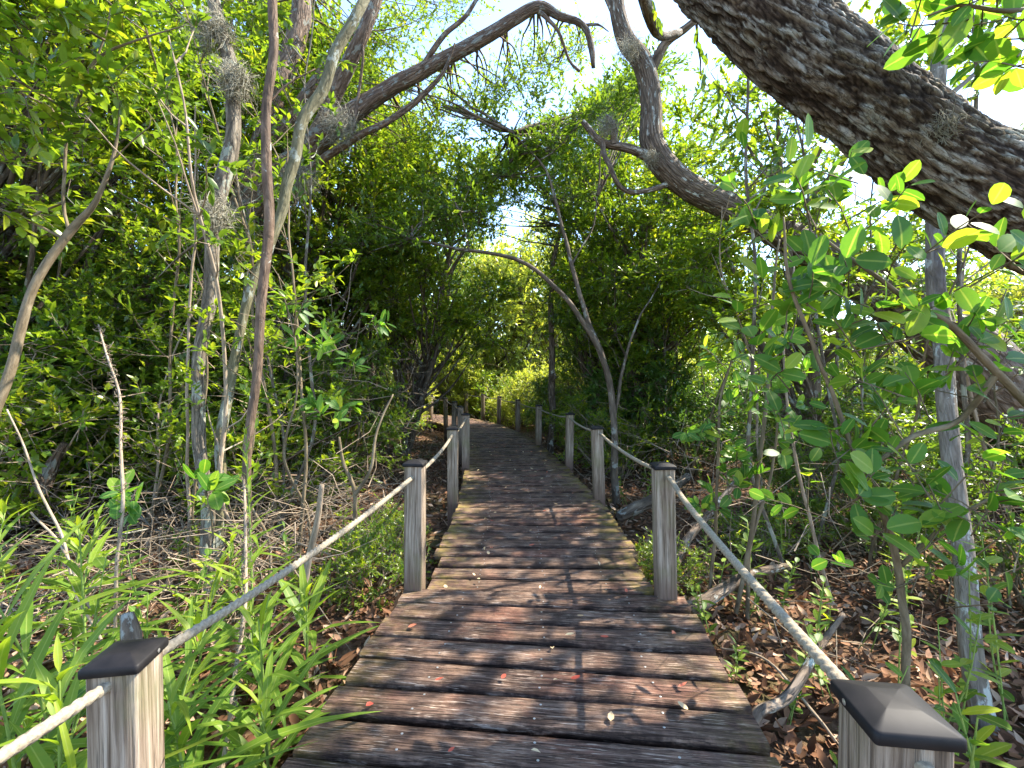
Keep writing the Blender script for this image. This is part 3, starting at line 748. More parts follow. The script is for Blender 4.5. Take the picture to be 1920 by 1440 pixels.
# 4 forked tree on the left: mossy trunk and pale greenish stem
limbtree('forked_tree', (-1.78, 2.75, GZ), [
  (X((405,1170,2.75),(390,1040,2.78),(385,920,2.8),(372,800,2.85),(372,690,2.9),(395,560,2.95),(402,440,3.0),(418,330,3.05),(438,220,3.1),(432,120,3.2),(405,20,3.3),(385,-100,3.4)), [.07,.062,.055,.06,.055,.062,.068,.075,.07,.07,.065,.06]),
  (X((405,1130,2.78),(405,960,2.9),(425,780,3.0),(455,620,3.1),(490,500,3.2),(520,400,3.3),(535,330,3.35),(575,225,3.45),(620,130,3.55),(680,10,3.7),(720,-80,3.8)), [.055,.045,.05,.045,.05,.055,.06,.06,.06,.06,.05], 'pale'),
  (X((425,420,3.0),(350,470,3.1),(300,520,3.2)), [.02,.012,.006])],
  'mossy', 'forked slender tree on the left with one dark mossy trunk and one pale stem', leaf='oak',
  clusters=X((380,-120,3.4),(700,-120,3.8),(300,-60,3.5),(560,-140,3.6)), seed=33, rad=.4, wob=.2, rsc=.66)
# 5 smooth reddish brown pole
limbtree('slender_brown_tree', (-1.25, 2.15, GZ), [
  (X((455,1240,2.12),(462,1080,2.15),(462,900,2.2),(478,720,2.25),(492,560,2.3),(506,420,2.33),(503,330,2.35),(500,230,2.38),(505,120,2.4),(512,0,2.45),(518,-130,2.5)), [.022,.024,.026,.03,.032,.034,.034,.030,.032,.034,.032]),
  (X((500,200,2.4),(540,160,2.45),(590,130,2.5)), [.007,.006,.004])],
  'smooth', 'smooth reddish brown slender trunk standing straight, left of the path', leaf='oak',
  clusters=X((520,-150,2.5),(460,-180,2.6),(600,-170,2.6)), seed=34, rad=.3, wob=.16, rsc=.72)
# 6 spreading oak on the left with long arching limb
limbtree('spreading_oak', (-4.3, 5.6, GZ), [
  ([Vector((-5.4, 6.2, GZ - .2))] + X((150,660,5.8),(260,560,5.6),(370,470,5.4),(450,400,5.3),(540,310,5.3),(620,245,5.2),(710,180,5.2),(800,125,5.2),(900,75,5.2),(960,38,5.2),(1010,14,5.2),(1050,32,5.2),(1095,48,5.2),(1108,90,5.2),(1112,128,5.2)),
    [.24,.23,.22,.22,.21,.20,.17,.14,.12,.11,.10,.09,.07,.055,.05,.03]),
  (X((580,280,5.3),(610,220,5.2),(645,140,5.1),(675,70,5.0),(705,-10,5.0),(730,-100,5)), [.14,.13,.12,.11,.10,.09]),
  (X((440,410,5.3),(465,330,5.4),(500,230,5.5),(535,130,5.6),(560,40,5.7),(580,-60,5.8)), [.16,.15,.16,.18,.17,.15]),
  (X((500,350,5.4),(560,320,5.2),(640,280,5.1),(710,235,5.0),(775,190,5.0),(830,135,5.0),(855,80,5)), [.10,.07,.06,.055,.05,.03,.015]),
  (X((470,300,5.4),(560,200,5.5),(620,110,5.6),(650,60,5.7)), [.10,.10,.09,.07]),
  (X((790,130,5.2),(830,70,5.1),(880,20,5.1),(930,-50,5.1)), [.05,.045,.035,.02]),
  (X((1010,20,5.2),(1045,60,5.2),(1065,110,5.3),(1085,130,5.3)), [.04,.03,.025,.03]),
  (X((1095,48,5.2),(1120,46,5.2),(1140,60,5.1)), [.03,.02,.008]),
  (X((660,255,5.1),(672,180,5.1),(680,110,5.0),(675,60,5)), [.022,.024,.02,.015]),
  ], 'pink', 'oak leaning in from the left with a long limb arching over the path', leaf='bright',
  clusters=X((560,-60,5.7),(730,-110,5),(620,60,5.8),(660,60,6),(820,10,5.6),(760,40,5.6),(540,240,5.8),(480,60,6),(700,20,5.8),(420,120,6),(900,-40,5.6), *[(420 + 470 * ((i * .618) % 1), -40 + 260 * ((i * .381 + .13) % 1), 5.9 + 1.8 * ((i * .717) % 1)) for i in range(34)], *[(680 + 420 * ((i * .618) % 1), 60 + 220 * ((i * .381 + .13) % 1), 5.6 + 1.4 * ((i * .717) % 1)) for i in range(48)]), seed=35, rad=.5, ntw=9, nlf=13, LL=.06, LW=.026, wob=.28, rsc=.66)
# 7 sapling at far left
limbtree('bent_sapling', (-2.5, 2.2, GZ), [
  (X((-60,900,2.2),(5,740,2.25),(35,620,2.3),(75,520,2.35),(130,435,2.4),(180,380,2.4),(212,305,2.4),(225,220,2.4)), [.035,.032,.03,.028,.028,.018,.014,.008]),
  (X((130,435,2.4),(120,380,2.4),(122,270,2.4),(150,180,2.4),(180,112,2.4),(260,75,2.4),(340,50,2.45)), [.012,.011,.010,.010,.010,.007,.004]),
  (X((180,112,2.4),(200,60,2.4),(205,20,2.4)), [.008,.006,.003]),
  (X((212,300,2.4),(250,262,2.35),(275,245,2.3),(278,225,2.3)), [.006,.005,.004,.002])],
  'stem', 'bent brown sapling at the far left edge with two upright shoots', leaf='bright',
  clusters=X((60,60,2.2),(120,20,2.2),(40,170,2.1),(90,250,2.3),(20,300,2.2),(160,60,2.4),(210,170,2.4),(30,-40,2.1),(260,30,2.5),(100,130,2.3),(-30,120,2.1),(-30,380,2.2),(60,400,2.6)), seed=36, rad=.24, ntw=8, nlf=9, LL=.075, LW=.042, tpl='mid', rsc=.7)
# 8 arching tree over the path, centre right
limbtree('arching_tree', (1.08, 4.95, GZ), [
  (X((1156,950,4.9),(1152,860,4.9),(1150,780,4.95),(1140,710,5.0),(1115,640,5.0),(1080,585,5.0),(1040,540,5.0),(1005,508,5.0),(960,485,5.0),(900,472,5.0),(820,458,5.0),(770,450,5.1)), [.07,.065,.06,.06,.05,.045,.042,.038,.034,.03,.024,.012]),
  (X((1143,725,5.0),(1128,660,5.1),(1095,580,5.2),(1070,500,5.3),(1055,430,5.4),(1035,350,5.5),(1010,300,5.5),(960,250,5.6)), [.05,.048,.045,.04,.035,.03,.02,.01]),
  (X((880,470,5.0),(870,430,5.0),(860,400,5.0)), [.015,.01,.006]),
  (X((1150,800,4.95),(1165,700,5.1),(1200,600,5.3),(1240,520,5.5)), [.03,.028,.02,.01]),
  (X((1070,500,5.3),(1110,430,5.5),(1120,370,5.6)), [.02,.015,.01])],
  'wood', 'slim tree right of the boardwalk with a stem arching left over the path', leaf='oak',
  clusters=X((770,440,5.1),(840,410,5.2),(900,400,5.3),(960,330,5.6),(1020,290,5.6),(1060,380,5.7),(1120,360,5.7),(1240,500,5.6),(700,420,5.3),(940,250,5.8),(1080,240,5.8),(860,330,5.6),(790,360,5.5),(1000,200,5.8),(900,240,6), *[(640 + 600 * ((i * .618) % 1), 100 + 380 * ((i * .381 + .13) % 1), 5.4 + 2.6 * ((i * .717) % 1)) for i in range(74)]), seed=37, rad=.46, ntw=15, nlf=15, LL=.075, LW=.03, rsc=.6)
# 9 trunk with a burl
limbtree('burled_tree', (.62, 8.0, GZ), [
  (X((1032,850,8),(1036,780,8),(1034,715,8),(1035,640,8),(1033,560,8.1),(1040,480,8.2),(1060,400,8.3)), [.085,.08,.085,.075,.07,.06,.03]),
  (X((1034,712,7.94),(1039,706,7.86),(1040,700,7.84)), [.06,.07,.03])],
  'oak2', 'upright trunk with a dark burl behind the right hand posts', leaf='oak',
  clusters=X((1060,400,8.3),(1000,420,8.5),(1100,430,8.4),(1040,330,8.8),(950,360,8.8), *[(800 + 420 * ((i * .618) % 1), 120 + 300 * ((i * .381 + .13) % 1), 7.6 + 2 * ((i * .717) % 1)) for i in range(26)]), seed=38, rad=.6, ntw=15, nlf=16, rsc=.7)
# 10 leaning tree far left of the path
limbtree('leaning_grey_tree', (-2.0, 9.2, GZ), [
  (X((760,790,9),(790,700,9),(830,625,9),(860,585,9),(900,558,9),(955,540,9)), [.11,.09,.08,.06,.04,.02]),
  (X((835,620,9),(840,560,9),(850,500,9),(880,460,9)), [.05,.045,.04,.02]),
  (X((760,790,9.1),(740,650,9.2),(780,520,9.4)), [.07,.06,.04])],
  'grey', 'pair of grey stems leaning right beside the far bend of the path', leaf='oak',
  clusters=X((740,560,9.3),(780,500,9.4),(700,600,9.2),(820,440,9.5),(900,430,9.5)), seed=39, rad=.6, ntw=9, nlf=12, rsc=.75)

# ball moss tufts (each hangs on a tree: things of their own)
def tuft(p, r, label, n=110, seed=1):
    n = int(n * 2.2); r = r * 1.15
    rs = np.random.RandomState(seed); W = Wood()
    d = unit(rs, n); d[:, 2] -= .1; ln = r * rs.uniform(.6, 1.5, n)
    A = d * (r * .75 * rs.rand(n) ** .6)[:, None]; B = A + unit(rs, n) * (ln * .45)[:, None]; C = B + (unit(rs, n) + [0, 0, -.35]) * (ln * .4)[:, None]
    W.twigs(A, B, C, np.full(n, .0013 if r < .1 else .002), np.full(n, .0007))
    o = W.build('ball_moss', BM['moss']); o.location = p; tag(o, label, 'air plant', 'grey moss tufts on the trunks')
tuft(P(1765, 238, 1.62), .055, 'wiry grey moss tuft sitting on the huge leaning oak trunk', 160, 2)
tuft(P(1545, 15, 1.70), .035, 'small wiry moss tuft at the top edge of the leaning oak', 70, 3)
tuft(P(400, 60, 3.2), .15, 'topmost shaggy moss tuft on the dark forked trunk', 260, 4)
tuft(P(440, 150, 3.05), .13, 'grey moss tuft just below the topmost one on the forked trunk', 220, 5)
tuft(P(400, 400, 2.9), .12, 'curly grey moss tuft halfway up the forked trunk', 160, 6)
tuft(P(1140, 235, 4.85), .13, 'moss tuft on the crooked side branch of the curved oak', 130, 7)
tuft(P(1220, 295, 4.8), .10, 'moss tuft in the elbow of the curved oak limb', 110, 8)
tuft(P(1180, 90, 4.8), .14, 'moss tuft at the upper fork of the curved oak limb', 130, 9)
tuft(P(640, 235, 5.0), .22, 'shaggy brown moss mass on the spreading oak limb', 260, 10)
tuft(P(560, 330, 5.0), .22, 'lower shaggy moss mass where the spreading oak limbs part', 260, 12)
tuft(P(440, 420, 4.9), .25, 'moss mass low on the leaning trunk of the spreading oak', 300, 11)

# ------------------------------------------------------------------ foreground round-leaved branches (right)
def round_bush(name, loc, tubes, tips, label, seed, LL=.095, LW=.056, nl=7, tr=.22, n2=3):
    root = empty(name, loc, label, 'shrub'); rs = np.random.RandomState(seed); W = Wood(); Lv = Leaves()
    for pts, rd in tubes: W.tube(rel(root, pts), rd, seg=8, step=.03, jit=.012, wobk=5)
    T = np.array([list(Vector(t) - root.location) for t in tips])
    # each tip: twig with paired leaves and a terminal rosette
    k = len(T)
    A = np.repeat(T, n2, 0); d = unit(rs, len(A)); d[:, 2] = np.abs(d[:, 2]) * .8 + .15; d[:, 1] -= .2; d /= np.linalg.norm(d, axis=1)[:, None]
    ln = tr * rs.uniform(.4, 1, len(A)); A = A + unit(rs, len(A)) * .03; E = A + d * ln[:, None]; Mm = (A + E) / 2 + unit(rs, len(A)) * (ln * .1)[:, None]
    W.twigs(A - d * .05, Mm, E, np.full(len(A), .0028), np.full(len(A), .0016))
    t = np.tile(np.linspace(.3, 1, nl), len(A))[:, None]; m_ = np.repeat(Mm, nl, 0)
    pos = np.repeat(A, nl, 0) * (1 - t) ** 2 + 2 * m_ * t * (1 - t) + np.repeat(E, nl, 0) * t ** 2
    dr = np.repeat(d, nl, 0)
    side = np.cross(dr, unit(rs, len(dr))); side /= np.linalg.norm(side, axis=1)[:, None]
    dd = side + dr * rs.uniform(.3, .9, len(dr))[:, None]
    nn = dr * .7 + unit(rs, len(dr)) * .55; nn[:, 2] += .35; nn[:, 1] -= .45
    L = LL * rs.uniform(.6, 1.2, len(pos)); v = np.clip(rs.rand(len(pos)) ** 2.2, 0, 1)
    Lv.add(pos + dd / np.linalg.norm(dd, axis=1)[:, None] * .008, dd, nn, L, L * LW / LL * rs.uniform(.85, 1.15, len(L)), 'oval', rs, v)
    W.build('stems', BM['stem'], root); Lv.build('foliage', LM['grape'], root, smooth=True)
    return root
round_bush('round_leaf_shrub', (1.45, 1.55, GZ), [
   (X((2080,860,1.5),(1960,790,1.45),(1870,700,1.42),(1780,610,1.4),(1690,560,1.4),(1600,490,1.4),(1540,440,1.38)), [.014,.013,.012,.010,.008,.006,.004]),
   (X((1870,700,1.42),(1800,790,1.5),(1720,820,1.5),(1650,870,1.5),(1600,900,1.5)), [.010,.009,.009,.007,.005]),
   (X((1605,860,1.5),(1570,770,1.5),(1535,680,1.45),(1505,580,1.42),(1480,490,1.4),(1470,400,1.4)), [.007,.007,.006,.006,.005,.003]),
   (X((1700,1300,1.65),(1695,1200,1.62),(1690,1090,1.6),(1670,1000,1.55),(1640,930,1.5)), [.014,.014,.013,.011,.008]),
   (X((1690,1060,1.6),(1780,980,1.5),(1860,930,1.45)), [.008,.006,.004])],
  X((1480,460,1.4),(1530,400,1.38),(1590,440,1.4),(1400,440,1.45),(1440,330,1.5),(1620,370,1.4),(1570,330,1.45),(1500,560,1.4),(1590,560,1.4),(1650,520,1.4),(1720,590,1.4),(1550,640,1.45),(1480,600,1.5),(1620,650,1.4),(1680,640,1.42),(1760,470,1.35),(1820,520,1.35),(1880,470,1.4),
    (1640,900,1.45),(1600,930,1.45),(1700,900,1.4),(1680,990,1.5),(1760,930,1.4),(1820,960,1.4),(1740,1010,1.45),(1860,1000,1.35),(1900,940,1.3),(1560,850,1.5),(1660,800,1.45),(1720,750,1.45),(1640,740,1.45),(1590,1000,1.5),(1890,1060,1.3),(1420,560,1.6),(1390,650,1.7),(1450,860,1.7),(1520,950,1.7),(1760,690,1.5),(1830,740,1.5),(1900,780,1.4),(1700,1080,1.6),(1800,1120,1.5),(1880,860,1.5),(1560,520,1.5),(1800,620,1.5),(1460,720,1.6),(1620,1080,1.7)),
  'large shrub with big round glossy green leaves in front on the right', 41, tr=.19, nl=5, LL=.085, LW=.05, n2=2)
round_bush('small_round_leaf_shrub', (1.0, 2.6, GZ), [
   (X((1330,1130,2.6),(1340,1000,2.55),(1345,880,2.5),(1350,760,2.5),(1385,640,2.5)), [.010,.009,.008,.007,.004]),
   (X((1400,1180,2.5),(1410,1020,2.5),(1440,900,2.5),(1460,780,2.5)), [.012,.01,.008,.005])],
  X((1345,780,2.5),(1300,820,2.5),(1380,860,2.5),(1350,690,2.5),(1400,740,2.4),(1450,760,2.4),(1480,830,2.4),(1420,900,2.5),(1370,920,2.5),(1330,960,2.5),(1500,700,2.5),(1460,640,2.6)),
  'smaller upright shrub with oval leaves beyond the right rope', 42, LL=.075, LW=.04, tr=.2)
round_bush('top_corner_spray', (2.6, 1.9, 2.4), [
   (X((2050,-20,1.4),(1960,10,1.35),(1880,20,1.3),(1800,10,1.3),(1740,30,1.3)), [.008,.007,.006,.004,.003])],
  X((1900,50,1.3),(1860,20,1.3),(1800,30,1.3),(1740,40,1.35),(1910,110,1.3),(1700,20,1.4)),
  'spray of broad green leaves hanging in the top right corner', 43, tr=.12, nl=4)
round_bush('dark_leaf_shrub', (-1.0, 4.6, GZ), [
   (X((665,1020,3.2),(665,930,3.2),(645,870,3.2),(635,820,3.2)), [.016,.015,.012,.008]),
   (X((665,930,3.2),(695,880,3.2),(710,800,3.3),(735,740,3.4)), [.014,.012,.009,.006])],
  X((610,790,3.1),(640,770,3.2),(590,770,3.2),(560,650,3.3),(620,650,3.3),(700,620,3.4),(540,600,3.3),(660,690,3.3)),
  'small forked shrub with dark whorled leaves, beyond the left rope', 44, LL=.10, LW=.036, tr=.16)
round_bush('pale_seedling', (-1.2, 1.9, GZ), [
   (X((215,1100,1.9),(225,1000,1.9),(228,930,1.85)), [.004,.004,.003])],
  X((225,935,1.85),(250,950,1.85)), 'seedling with glossy oval leaves on the dry stalk at left', 45, LL=.075, LW=.04, tr=.05, nl=4)
round_bush('oval_leaf_seedling', (-1.4, 2.2, GZ), [
   (X((400,1010,2.1),(395,960,2.1),(385,900,2.1)), [.004,.004,.003])],
  X((385,900,2.1),(400,910,2.1)), 'seedling with dark oval leaves against the forked trunk', 46, LL=.10, LW=.045, tr=.05, nl=3)

# ------------------------------------------------------------------ lance-leaved herbs (left foreground)
def make_herb(seed, H=.8, n=46, LL=.2, LW=.026, loc=(0, 0, 0), label='', group=None, lean=(0, 0), name='lance_leaf_weed', matn='herb'):
    rs = np.random.RandomState(seed); root = empty(name, loc, label, 'weed', group)
    W = Wood(); bx, by = lean
    pts = [Vector((0, 0, 0)), Vector((bx * .25, by * .25, H * .35)), Vector((bx * .6, by * .6, H * .7)), Vector((bx, by, H))]
    C = W.tube(pts, [.005, .0045, .0035, .002], seg=6, step=.04)
    W.build('stem', BM['green'], root)
    t = np.linspace(.06, 1, n); idx = (t * (len(C) - 1)); i0 = np.clip(idx.astype(int), 0, len(C) - 2); f = (idx - i0)[:, None]
    pos = C[i0] * (1 - f) + C[i0 + 1] * f
    a = np.arange(n) * 2.4 + rs.uniform(-.4, .4, n)
    el = np.interp(t, [0, .6, 1], [.55, .85, 1.35]) + rs.uniform(-.2, .2, n)
    dd = np.stack([np.cos(a) * np.cos(el), np.sin(a) * np.cos(el), np.sin(el)], 1)
    nn = np.stack([-np.cos(a) * np.sin(el), -np.sin(a) * np.sin(el), np.cos(el)], 1) + unit(rs, n) * .25
    L = LL * np.interp(t, [0, .4, .85, 1], [.8, 1.1, .65, .25]) * rs.uniform(.75, 1.2, n)
    Lv = Leaves(); Lv.add(pos, dd, nn, L, LW * np.interp(t, [0, .5, 1], [1, 1, .45]) * rs.uniform(.8, 1.2, n), 'lance', rs, np.clip(.15 + .6 * t + rs.uniform(-.2, .2, n), 0, 1))
    Lv.build('leaf_blades', LM[matn], root, smooth=True)
    return root
hp_ = 0
hp = [(-1.22,1.18,.62,.24,'tall'),(-1.02,1.05,.58,.2,''),(-1.38,1.45,.68,.22,''),(-1.55,1.7,.7,.2,''),(-1.75,1.55,.75,.22,''),(-1.1,1.45,.42,.2,''),(-.86,1.25,.40,.24,''),(-.82,1.55,.48,.2,''),(-.93,1.75,.50,.2,''),(-1.05,1.95,.48,.18,''),(-.74,1.42,.30,.2,''),(-1.3,1.9,.5,.18,''),(-1.62,2.1,.55,.18,''),(-1.9,2.0,.6,.2,''),(-2.1,1.8,.7,.2,''),(-.92,1.02,.36,.26,''),(-1.15,.98,.42,.24,''),(-2.2,2.3,.5,.18,''),(-1.45,1.25,.55,.22,''),(-.86,1.95,.35,.18,''),(-1.2,2.2,.42,.18,''),(-1.5,2.45,.4,.16,'')]
desc = ['beside the nearest left post','just behind the nearest left post','at the left edge below the rope','in the sunny patch left of the post','at the far left edge of the clump','low behind the rope','with arching blades right of the near post','between the near post and the deck','in the middle of the weeds past the rope','at the foot of the slender brown trunk','closest to the deck boards at left','near the dry curly stalk','at the back of the weed clump','behind the tall left weeds','at the extreme left border','low against the right side of the near post','low against the left side of the near post','at the back left beneath the vines','rising above the rope at the far left','beside the leaf litter at the deck edge','under the forked trunk','at the back beneath the forked trunk']
for i, (x, y, H, LL, _) in enumerate(hp):
    if i in (4, 9, 12, 18, 20): continue
    r_ = random.Random(i)
    make_herb(60 + i, H * 1.15, int(15 + H * 15), LL * (1.3 + .6 * r_.random()), .025 + r_.random() * .016, (x, y, float(gz(x, y)[0])), f'lance leaved green weed {desc[i]}', 'lance leaved weeds at the left foreground', (r_.uniform(-.15, .15), r_.uniform(-.15, .1)))
make_herb(90, 1.1, 60, .13, .018, (-1.14, 2.05, GZ), 'tallest lance leaved weed with a feathery tip beside the slender brown trunk', 'lance leaved weeds at the left foreground', (.02, -.1))

# small seedlings on the litter, both sides
def make_seedling(seed, H, n, LL, LW):
    rs = np.random.RandomState(seed); root = empty('seedling', (0, 0, 0), 'x', 'seedling')
    W = Wood(); Lv = Leaves()
    for s_ in range(rs.randint(1, 4)):
        b = Vector((rs.uniform(-.04, .04), rs.uniform(-.04, .04), -.03)); e = Vector((rs.uniform(-.12, .12), rs.uniform(-.12, .12), H * rs.uniform(.6, 1)))
        C = W.tube([b, (b + e) / 2 + Vector((rs.uniform(-.03, .03), rs.uniform(-.03, .03), 0)), e], [.003, .0025, .0015], seg=5, step=.04)
        t = np.linspace(.35, 1, n); idx = np.clip((t * (len(C) - 1)).astype(int), 0, len(C) - 1); pos = C[idx]
        a = np.arange(n) * 2.2 + rs.rand() * 6; el = rs.uniform(.1, .8, n)
        dd = np.stack([np.cos(a) * np.cos(el), np.sin(a) * np.cos(el), np.sin(el)], 1); nn = unit(rs, n) * .3; nn[:, 2] += 1
        Lv.add(pos, dd, nn, LL * rs.uniform(.6, 1.2, n), LW * rs.uniform(.7, 1.2, n), 'oval', rs)
    W.build('stem', BM['green'], root); Lv.build('foliage', LM['herb'], root, smooth=True)
    return root
protoS = [make_seedling(100, .35, 10, .06, .022), make_seedling(101, .5, 12, .07, .024), make_seedling(102, .22, 8, .045, .02), make_seedling(103, .65, 14, .065, .026)]
rs = np.random.RandomState(77); used = [0] * 4; cnt = 0
while cnt < 120:
    side = 1 if rs.rand() < .55 else -1
    y = rs.uniform(1.1, 6.5); x = side * rs.uniform(.85, 1.0 + y * .95) + .1
    if pdist(x, y) < .78: continue
    k = rs.randint(4); loc = (x, y, float(gz(x, y)[0])); sc = rs.uniform(.7, 1.4)
    near = 'in the litter close to the camera' if y < 2.6 else 'on the litter farther off'
    lab = f'small green seedling {near} on the {"right" if side > 0 else "left"} of the boardwalk'
    g = 'seedlings in the leaf litter'
    if not used[k]: o = protoS[k]; used[k] = 1; o.location = loc; o.rotation_euler = (0, 0, rs.uniform(0, 6)); o.scale = (sc,) * 3; tag(o, lab, 'seedling', g)
    else: copy_thing(protoS[k], loc, rs.uniform(0, 6), sc, lab, 'seedling', g)
    cnt += 1

def make_sapling(seed, H, leafm, bark, nl):
    rs = np.random.RandomState(seed); root = empty('thin_sapling', (0, 0, 0), 'x', 'sapling'); W = Wood(); Lv = Leaves()
    pts = [Vector((0, 0, -.1))]
    for i in range(1, 6): pts.append(pts[-1] + Vector((rs.uniform(-.16, .16), rs.uniform(-.16, .16), H / 5)))
    C = W.tube(pts, [.012, .011, .0095, .008, .006, .003], seg=7, step=.05, wob=.2, jit=.03, wobk=2.5)
    cl = []
    for q in range(nl):
        k = int(len(C) * rs.uniform(.3, 1)) - 1; d = unit(rs, 1)[0] * rs.uniform(.15, .5); d[2] = abs(d[2]) * .8 + .1; e = C[k] + d
        W.tube([Vector(C[k]), Vector(C[k] + d * .5 + [0, 0, -.03]), Vector(e)], [.005, .004, .002], seg=5, step=.06, jit=.015, wobk=6); cl.append(e)
    foliage(rs, Lv, W, np.array(cl), .16, 4, 7, .065, .028, 'mid', twr=.002)
    W.build('stem', BM[bark], root); Lv.build('foliage', LM[leafm], root); return root
protoT = [make_sapling(150, 3.4, 'bright', 'stem', 12), make_sapling(151, 2.6, 'oak', 'dead', 9), make_sapling(152, 4.2, 'oak', 'mossy', 14), make_sapling(153, 2.0, 'bright', 'stem', 8)]
rs = np.random.RandomState(91); usedT = [0] * 4; cnt = 0
while cnt < 64:
    side = 1 if rs.rand() < .5 else -1; y = rs.uniform(2.7, 8); x = side * rs.uniform(1.3, 1.2 + y * .85)
    if pdist(x, y) < 1.05: continue
    k = rs.randint(4); loc = (x, y, float(gz(x, y)[0])); sc = rs.uniform(.8, 1.25); tl_ = (rs.uniform(-.16, .16), rs.uniform(-.16, .16)); a_ = rs.uniform(0, 6.28)
    if not usedT[k]: o = protoT[k]; usedT[k] = 1; o.location = loc; o.rotation_euler = (tl_[0], tl_[1], a_); o.scale = (sc,) * 3; tag(o, 'thin sapling', 'sapling', 'thin saplings')
    else: copy_thing(protoT[k], loc, a_, sc, 'thin sapling', 'sapling', 'thin saplings', tl_)
    cnt += 1

for i, (x, y, sc) in enumerate([(.95,1.30,.85),(1.12,1.48,1.0),(1.32,1.38,.9),(1.02,1.72,.9),(1.5,1.62,1.1),(1.25,1.85,.8),(1.62,1.9,1.1),(.92,1.95,.6),(1.85,1.75,1.2),(1.45,2.2,.9),(1.75,2.3,1.0),(.98,2.35,.6),(-.98,2.5,.6),(-1.5,2.9,.8),(-1.05,3.2,.6)]):
    if x < 0: y += .2
    copy_thing(protoS[3 if i % 2 == 0 else 1], (x, y, float(gz(x, y)[0])), i * 1.1, sc, 'seedling', 'seedling', 'seedlings in the leaf litter', (.1 * math.sin(i * 3), .1 * math.cos(i * 5)))
# dead stalks, stubs, logs
def stick(name, pts, rd, m, label, cat='stick', wob=.1, group=None, jit=.015, curl=0, seed=0):
    W = Wood(); loc = Vector(pts[0]); W.tube([Vector(p) - loc for p in pts], rd, seg=9, step=.02, wob=wob, jit=jit, wobk=4)
    if curl:
        rs = np.random.RandomState(seed); C, _ = catmull([Vector(p) - loc for p in pts], rd, .02); C = C[rs.randint(0, len(C), curl)]
        d = unit(rs, curl) * .018; W.twigs(C, C + d, C + d * 1.1 + unit(rs, curl) * .012, np.full(curl, .0022), np.full(curl, .001))
    o = W.build(name, BM[m]); o.location = loc; return tag(o, label, cat, group)
stick('broken_stub', X((560,1160,2.3),(575,1080,2.3),(590,990,2.3),(604,908,2.3)), [.020,.018,.016,.012], 'dead', 'pale broken dead stem standing behind the left rope')
stick('dead_stalk', X((215,1200,1.75),(222,1050,1.75),(228,880,1.8),(225,760,1.9),(205,680,2.0),(185,610,2.1)), [.006,.006,.006,.005,.004,.003], 'dead', 'dry stalk with curled bark shreds left of the forked trunk', curl=260, seed=4)
stick('curly_vine', X((415,1450,1.35),(435,1330,1.5),(452,1180,1.65),(462,1020,1.85),(455,900,2.0)), [.007,.007,.007,.006,.005], 'dead', 'dry vine with curled shreds rising behind the near left post', curl=320, seed=5)
stick('leaning_stalk', X((190,1200,1.7),(150,1120,1.8),(110,1000,1.9),(60,880,2.0),(15,770,2.1)), [.005,.005,.005,.004,.003], 'dead', 'long thin dry stalk leaning left over the weeds')
stick('leaning_stalk', X((200,1190,1.75),(165,1130,1.8),(130,1050,1.85),(60,960,2.0)), [.006,.006,.005,.004], 'dead', 'shorter reddish dry stalk crossing the long thin one')
stick('old_stump', X((250,1290,1.25),(245,1190,1.3),(240,1150,1.32)), [.03,.026,.016], 'wood', 'small weathered stump tip behind the nearest left post cap', cat='stump', wob=.4)
stick('fallen_log', X((1156,973,3.93),(1160,972,3.95),(1190,955,4.0),(1235,930,4.15),(1290,895,4.5)), [.012,.045,.055,.05,.04], 'wood', 'dark rotten log lying against the right edge of the boardwalk', cat='log', wob=.45)
stick('fallen_branch', X((1265,1060,2.9),(1290,1010,3.1),(1340,950,3.4),(1400,880,3.8)), [.03,.03,.025,.02], 'oak2', 'dark leaning branch right of the second right post', cat='branch', wob=.15)
stick('fallen_branch', X((1290,1150,2.4),(1320,1130,2.45),(1400,1080,2.6),(1480,1060,2.7)), [.05,.04,.03,.02], 'oak2', 'low mossy root branch beside the front right post', cat='branch', wob=.3)
stick('gnarled_root', X((1400,1420,1.52),(1420,1340,1.6),(1480,1300,1.65),(1530,1220,1.75),(1580,1150,1.9)), [.014,.02,.018,.014,.01], 'oak2', 'gnarled grey root twisting beside the boards at lower right', cat='root', wob=.35, jit=.03)
stick('bare_sapling', X((1380,1150,2.5),(1400,1050,2.5),(1420,900,2.5),(1440,700,2.6),(1450,560,2.7),(1460,450,2.8)), [.012,.012,.011,.01,.008,.005], 'stem', 'thin brown stem rising through the shrubs on the right', cat='sapling')
stick('bare_sapling', X((1560,1130,2.6),(1500,900,2.6),(1470,700,2.7),(1490,500,2.8)), [.010,.009,.007,.004], 'dead', 'thin pale stem leaning left behind the round leaved shrub', cat='sapling')
stick('bare_sapling', X((358,1100,3.0),(352,900,3.0),(352,700,3.0),(362,450,3.0),(368,200,3.0)), [.010,.010,.009,.007,.004], 'dead', 'very thin pale upright stem just left of the forked tree', cat='sapling')
stick('bare_sapling', X((1600,1440,1.6),(1530,1340,1.7),(1440,1240,1.9),(1350,1215,2.1)), [.006,.006,.005,.004], 'dead', 'thin dead twig lying over the litter at lower right', cat='sapling')
stick('fallen_branch', X((700,1110,2.9),(640,1060,3.2),(560,1010,3.6),(470,990,4)), [.03,.03,.025,.02], 'oak2', 'half buried mossy branch left of the front left post', cat='branch', wob=.2)
stick('red_brown_stump', X((75,920,3.5),(95,880,3.5),(120,830,3.5)), [.06,.05,.02], 'pink', 'short reddish broken stump at the far left', cat='stump', wob=.3)

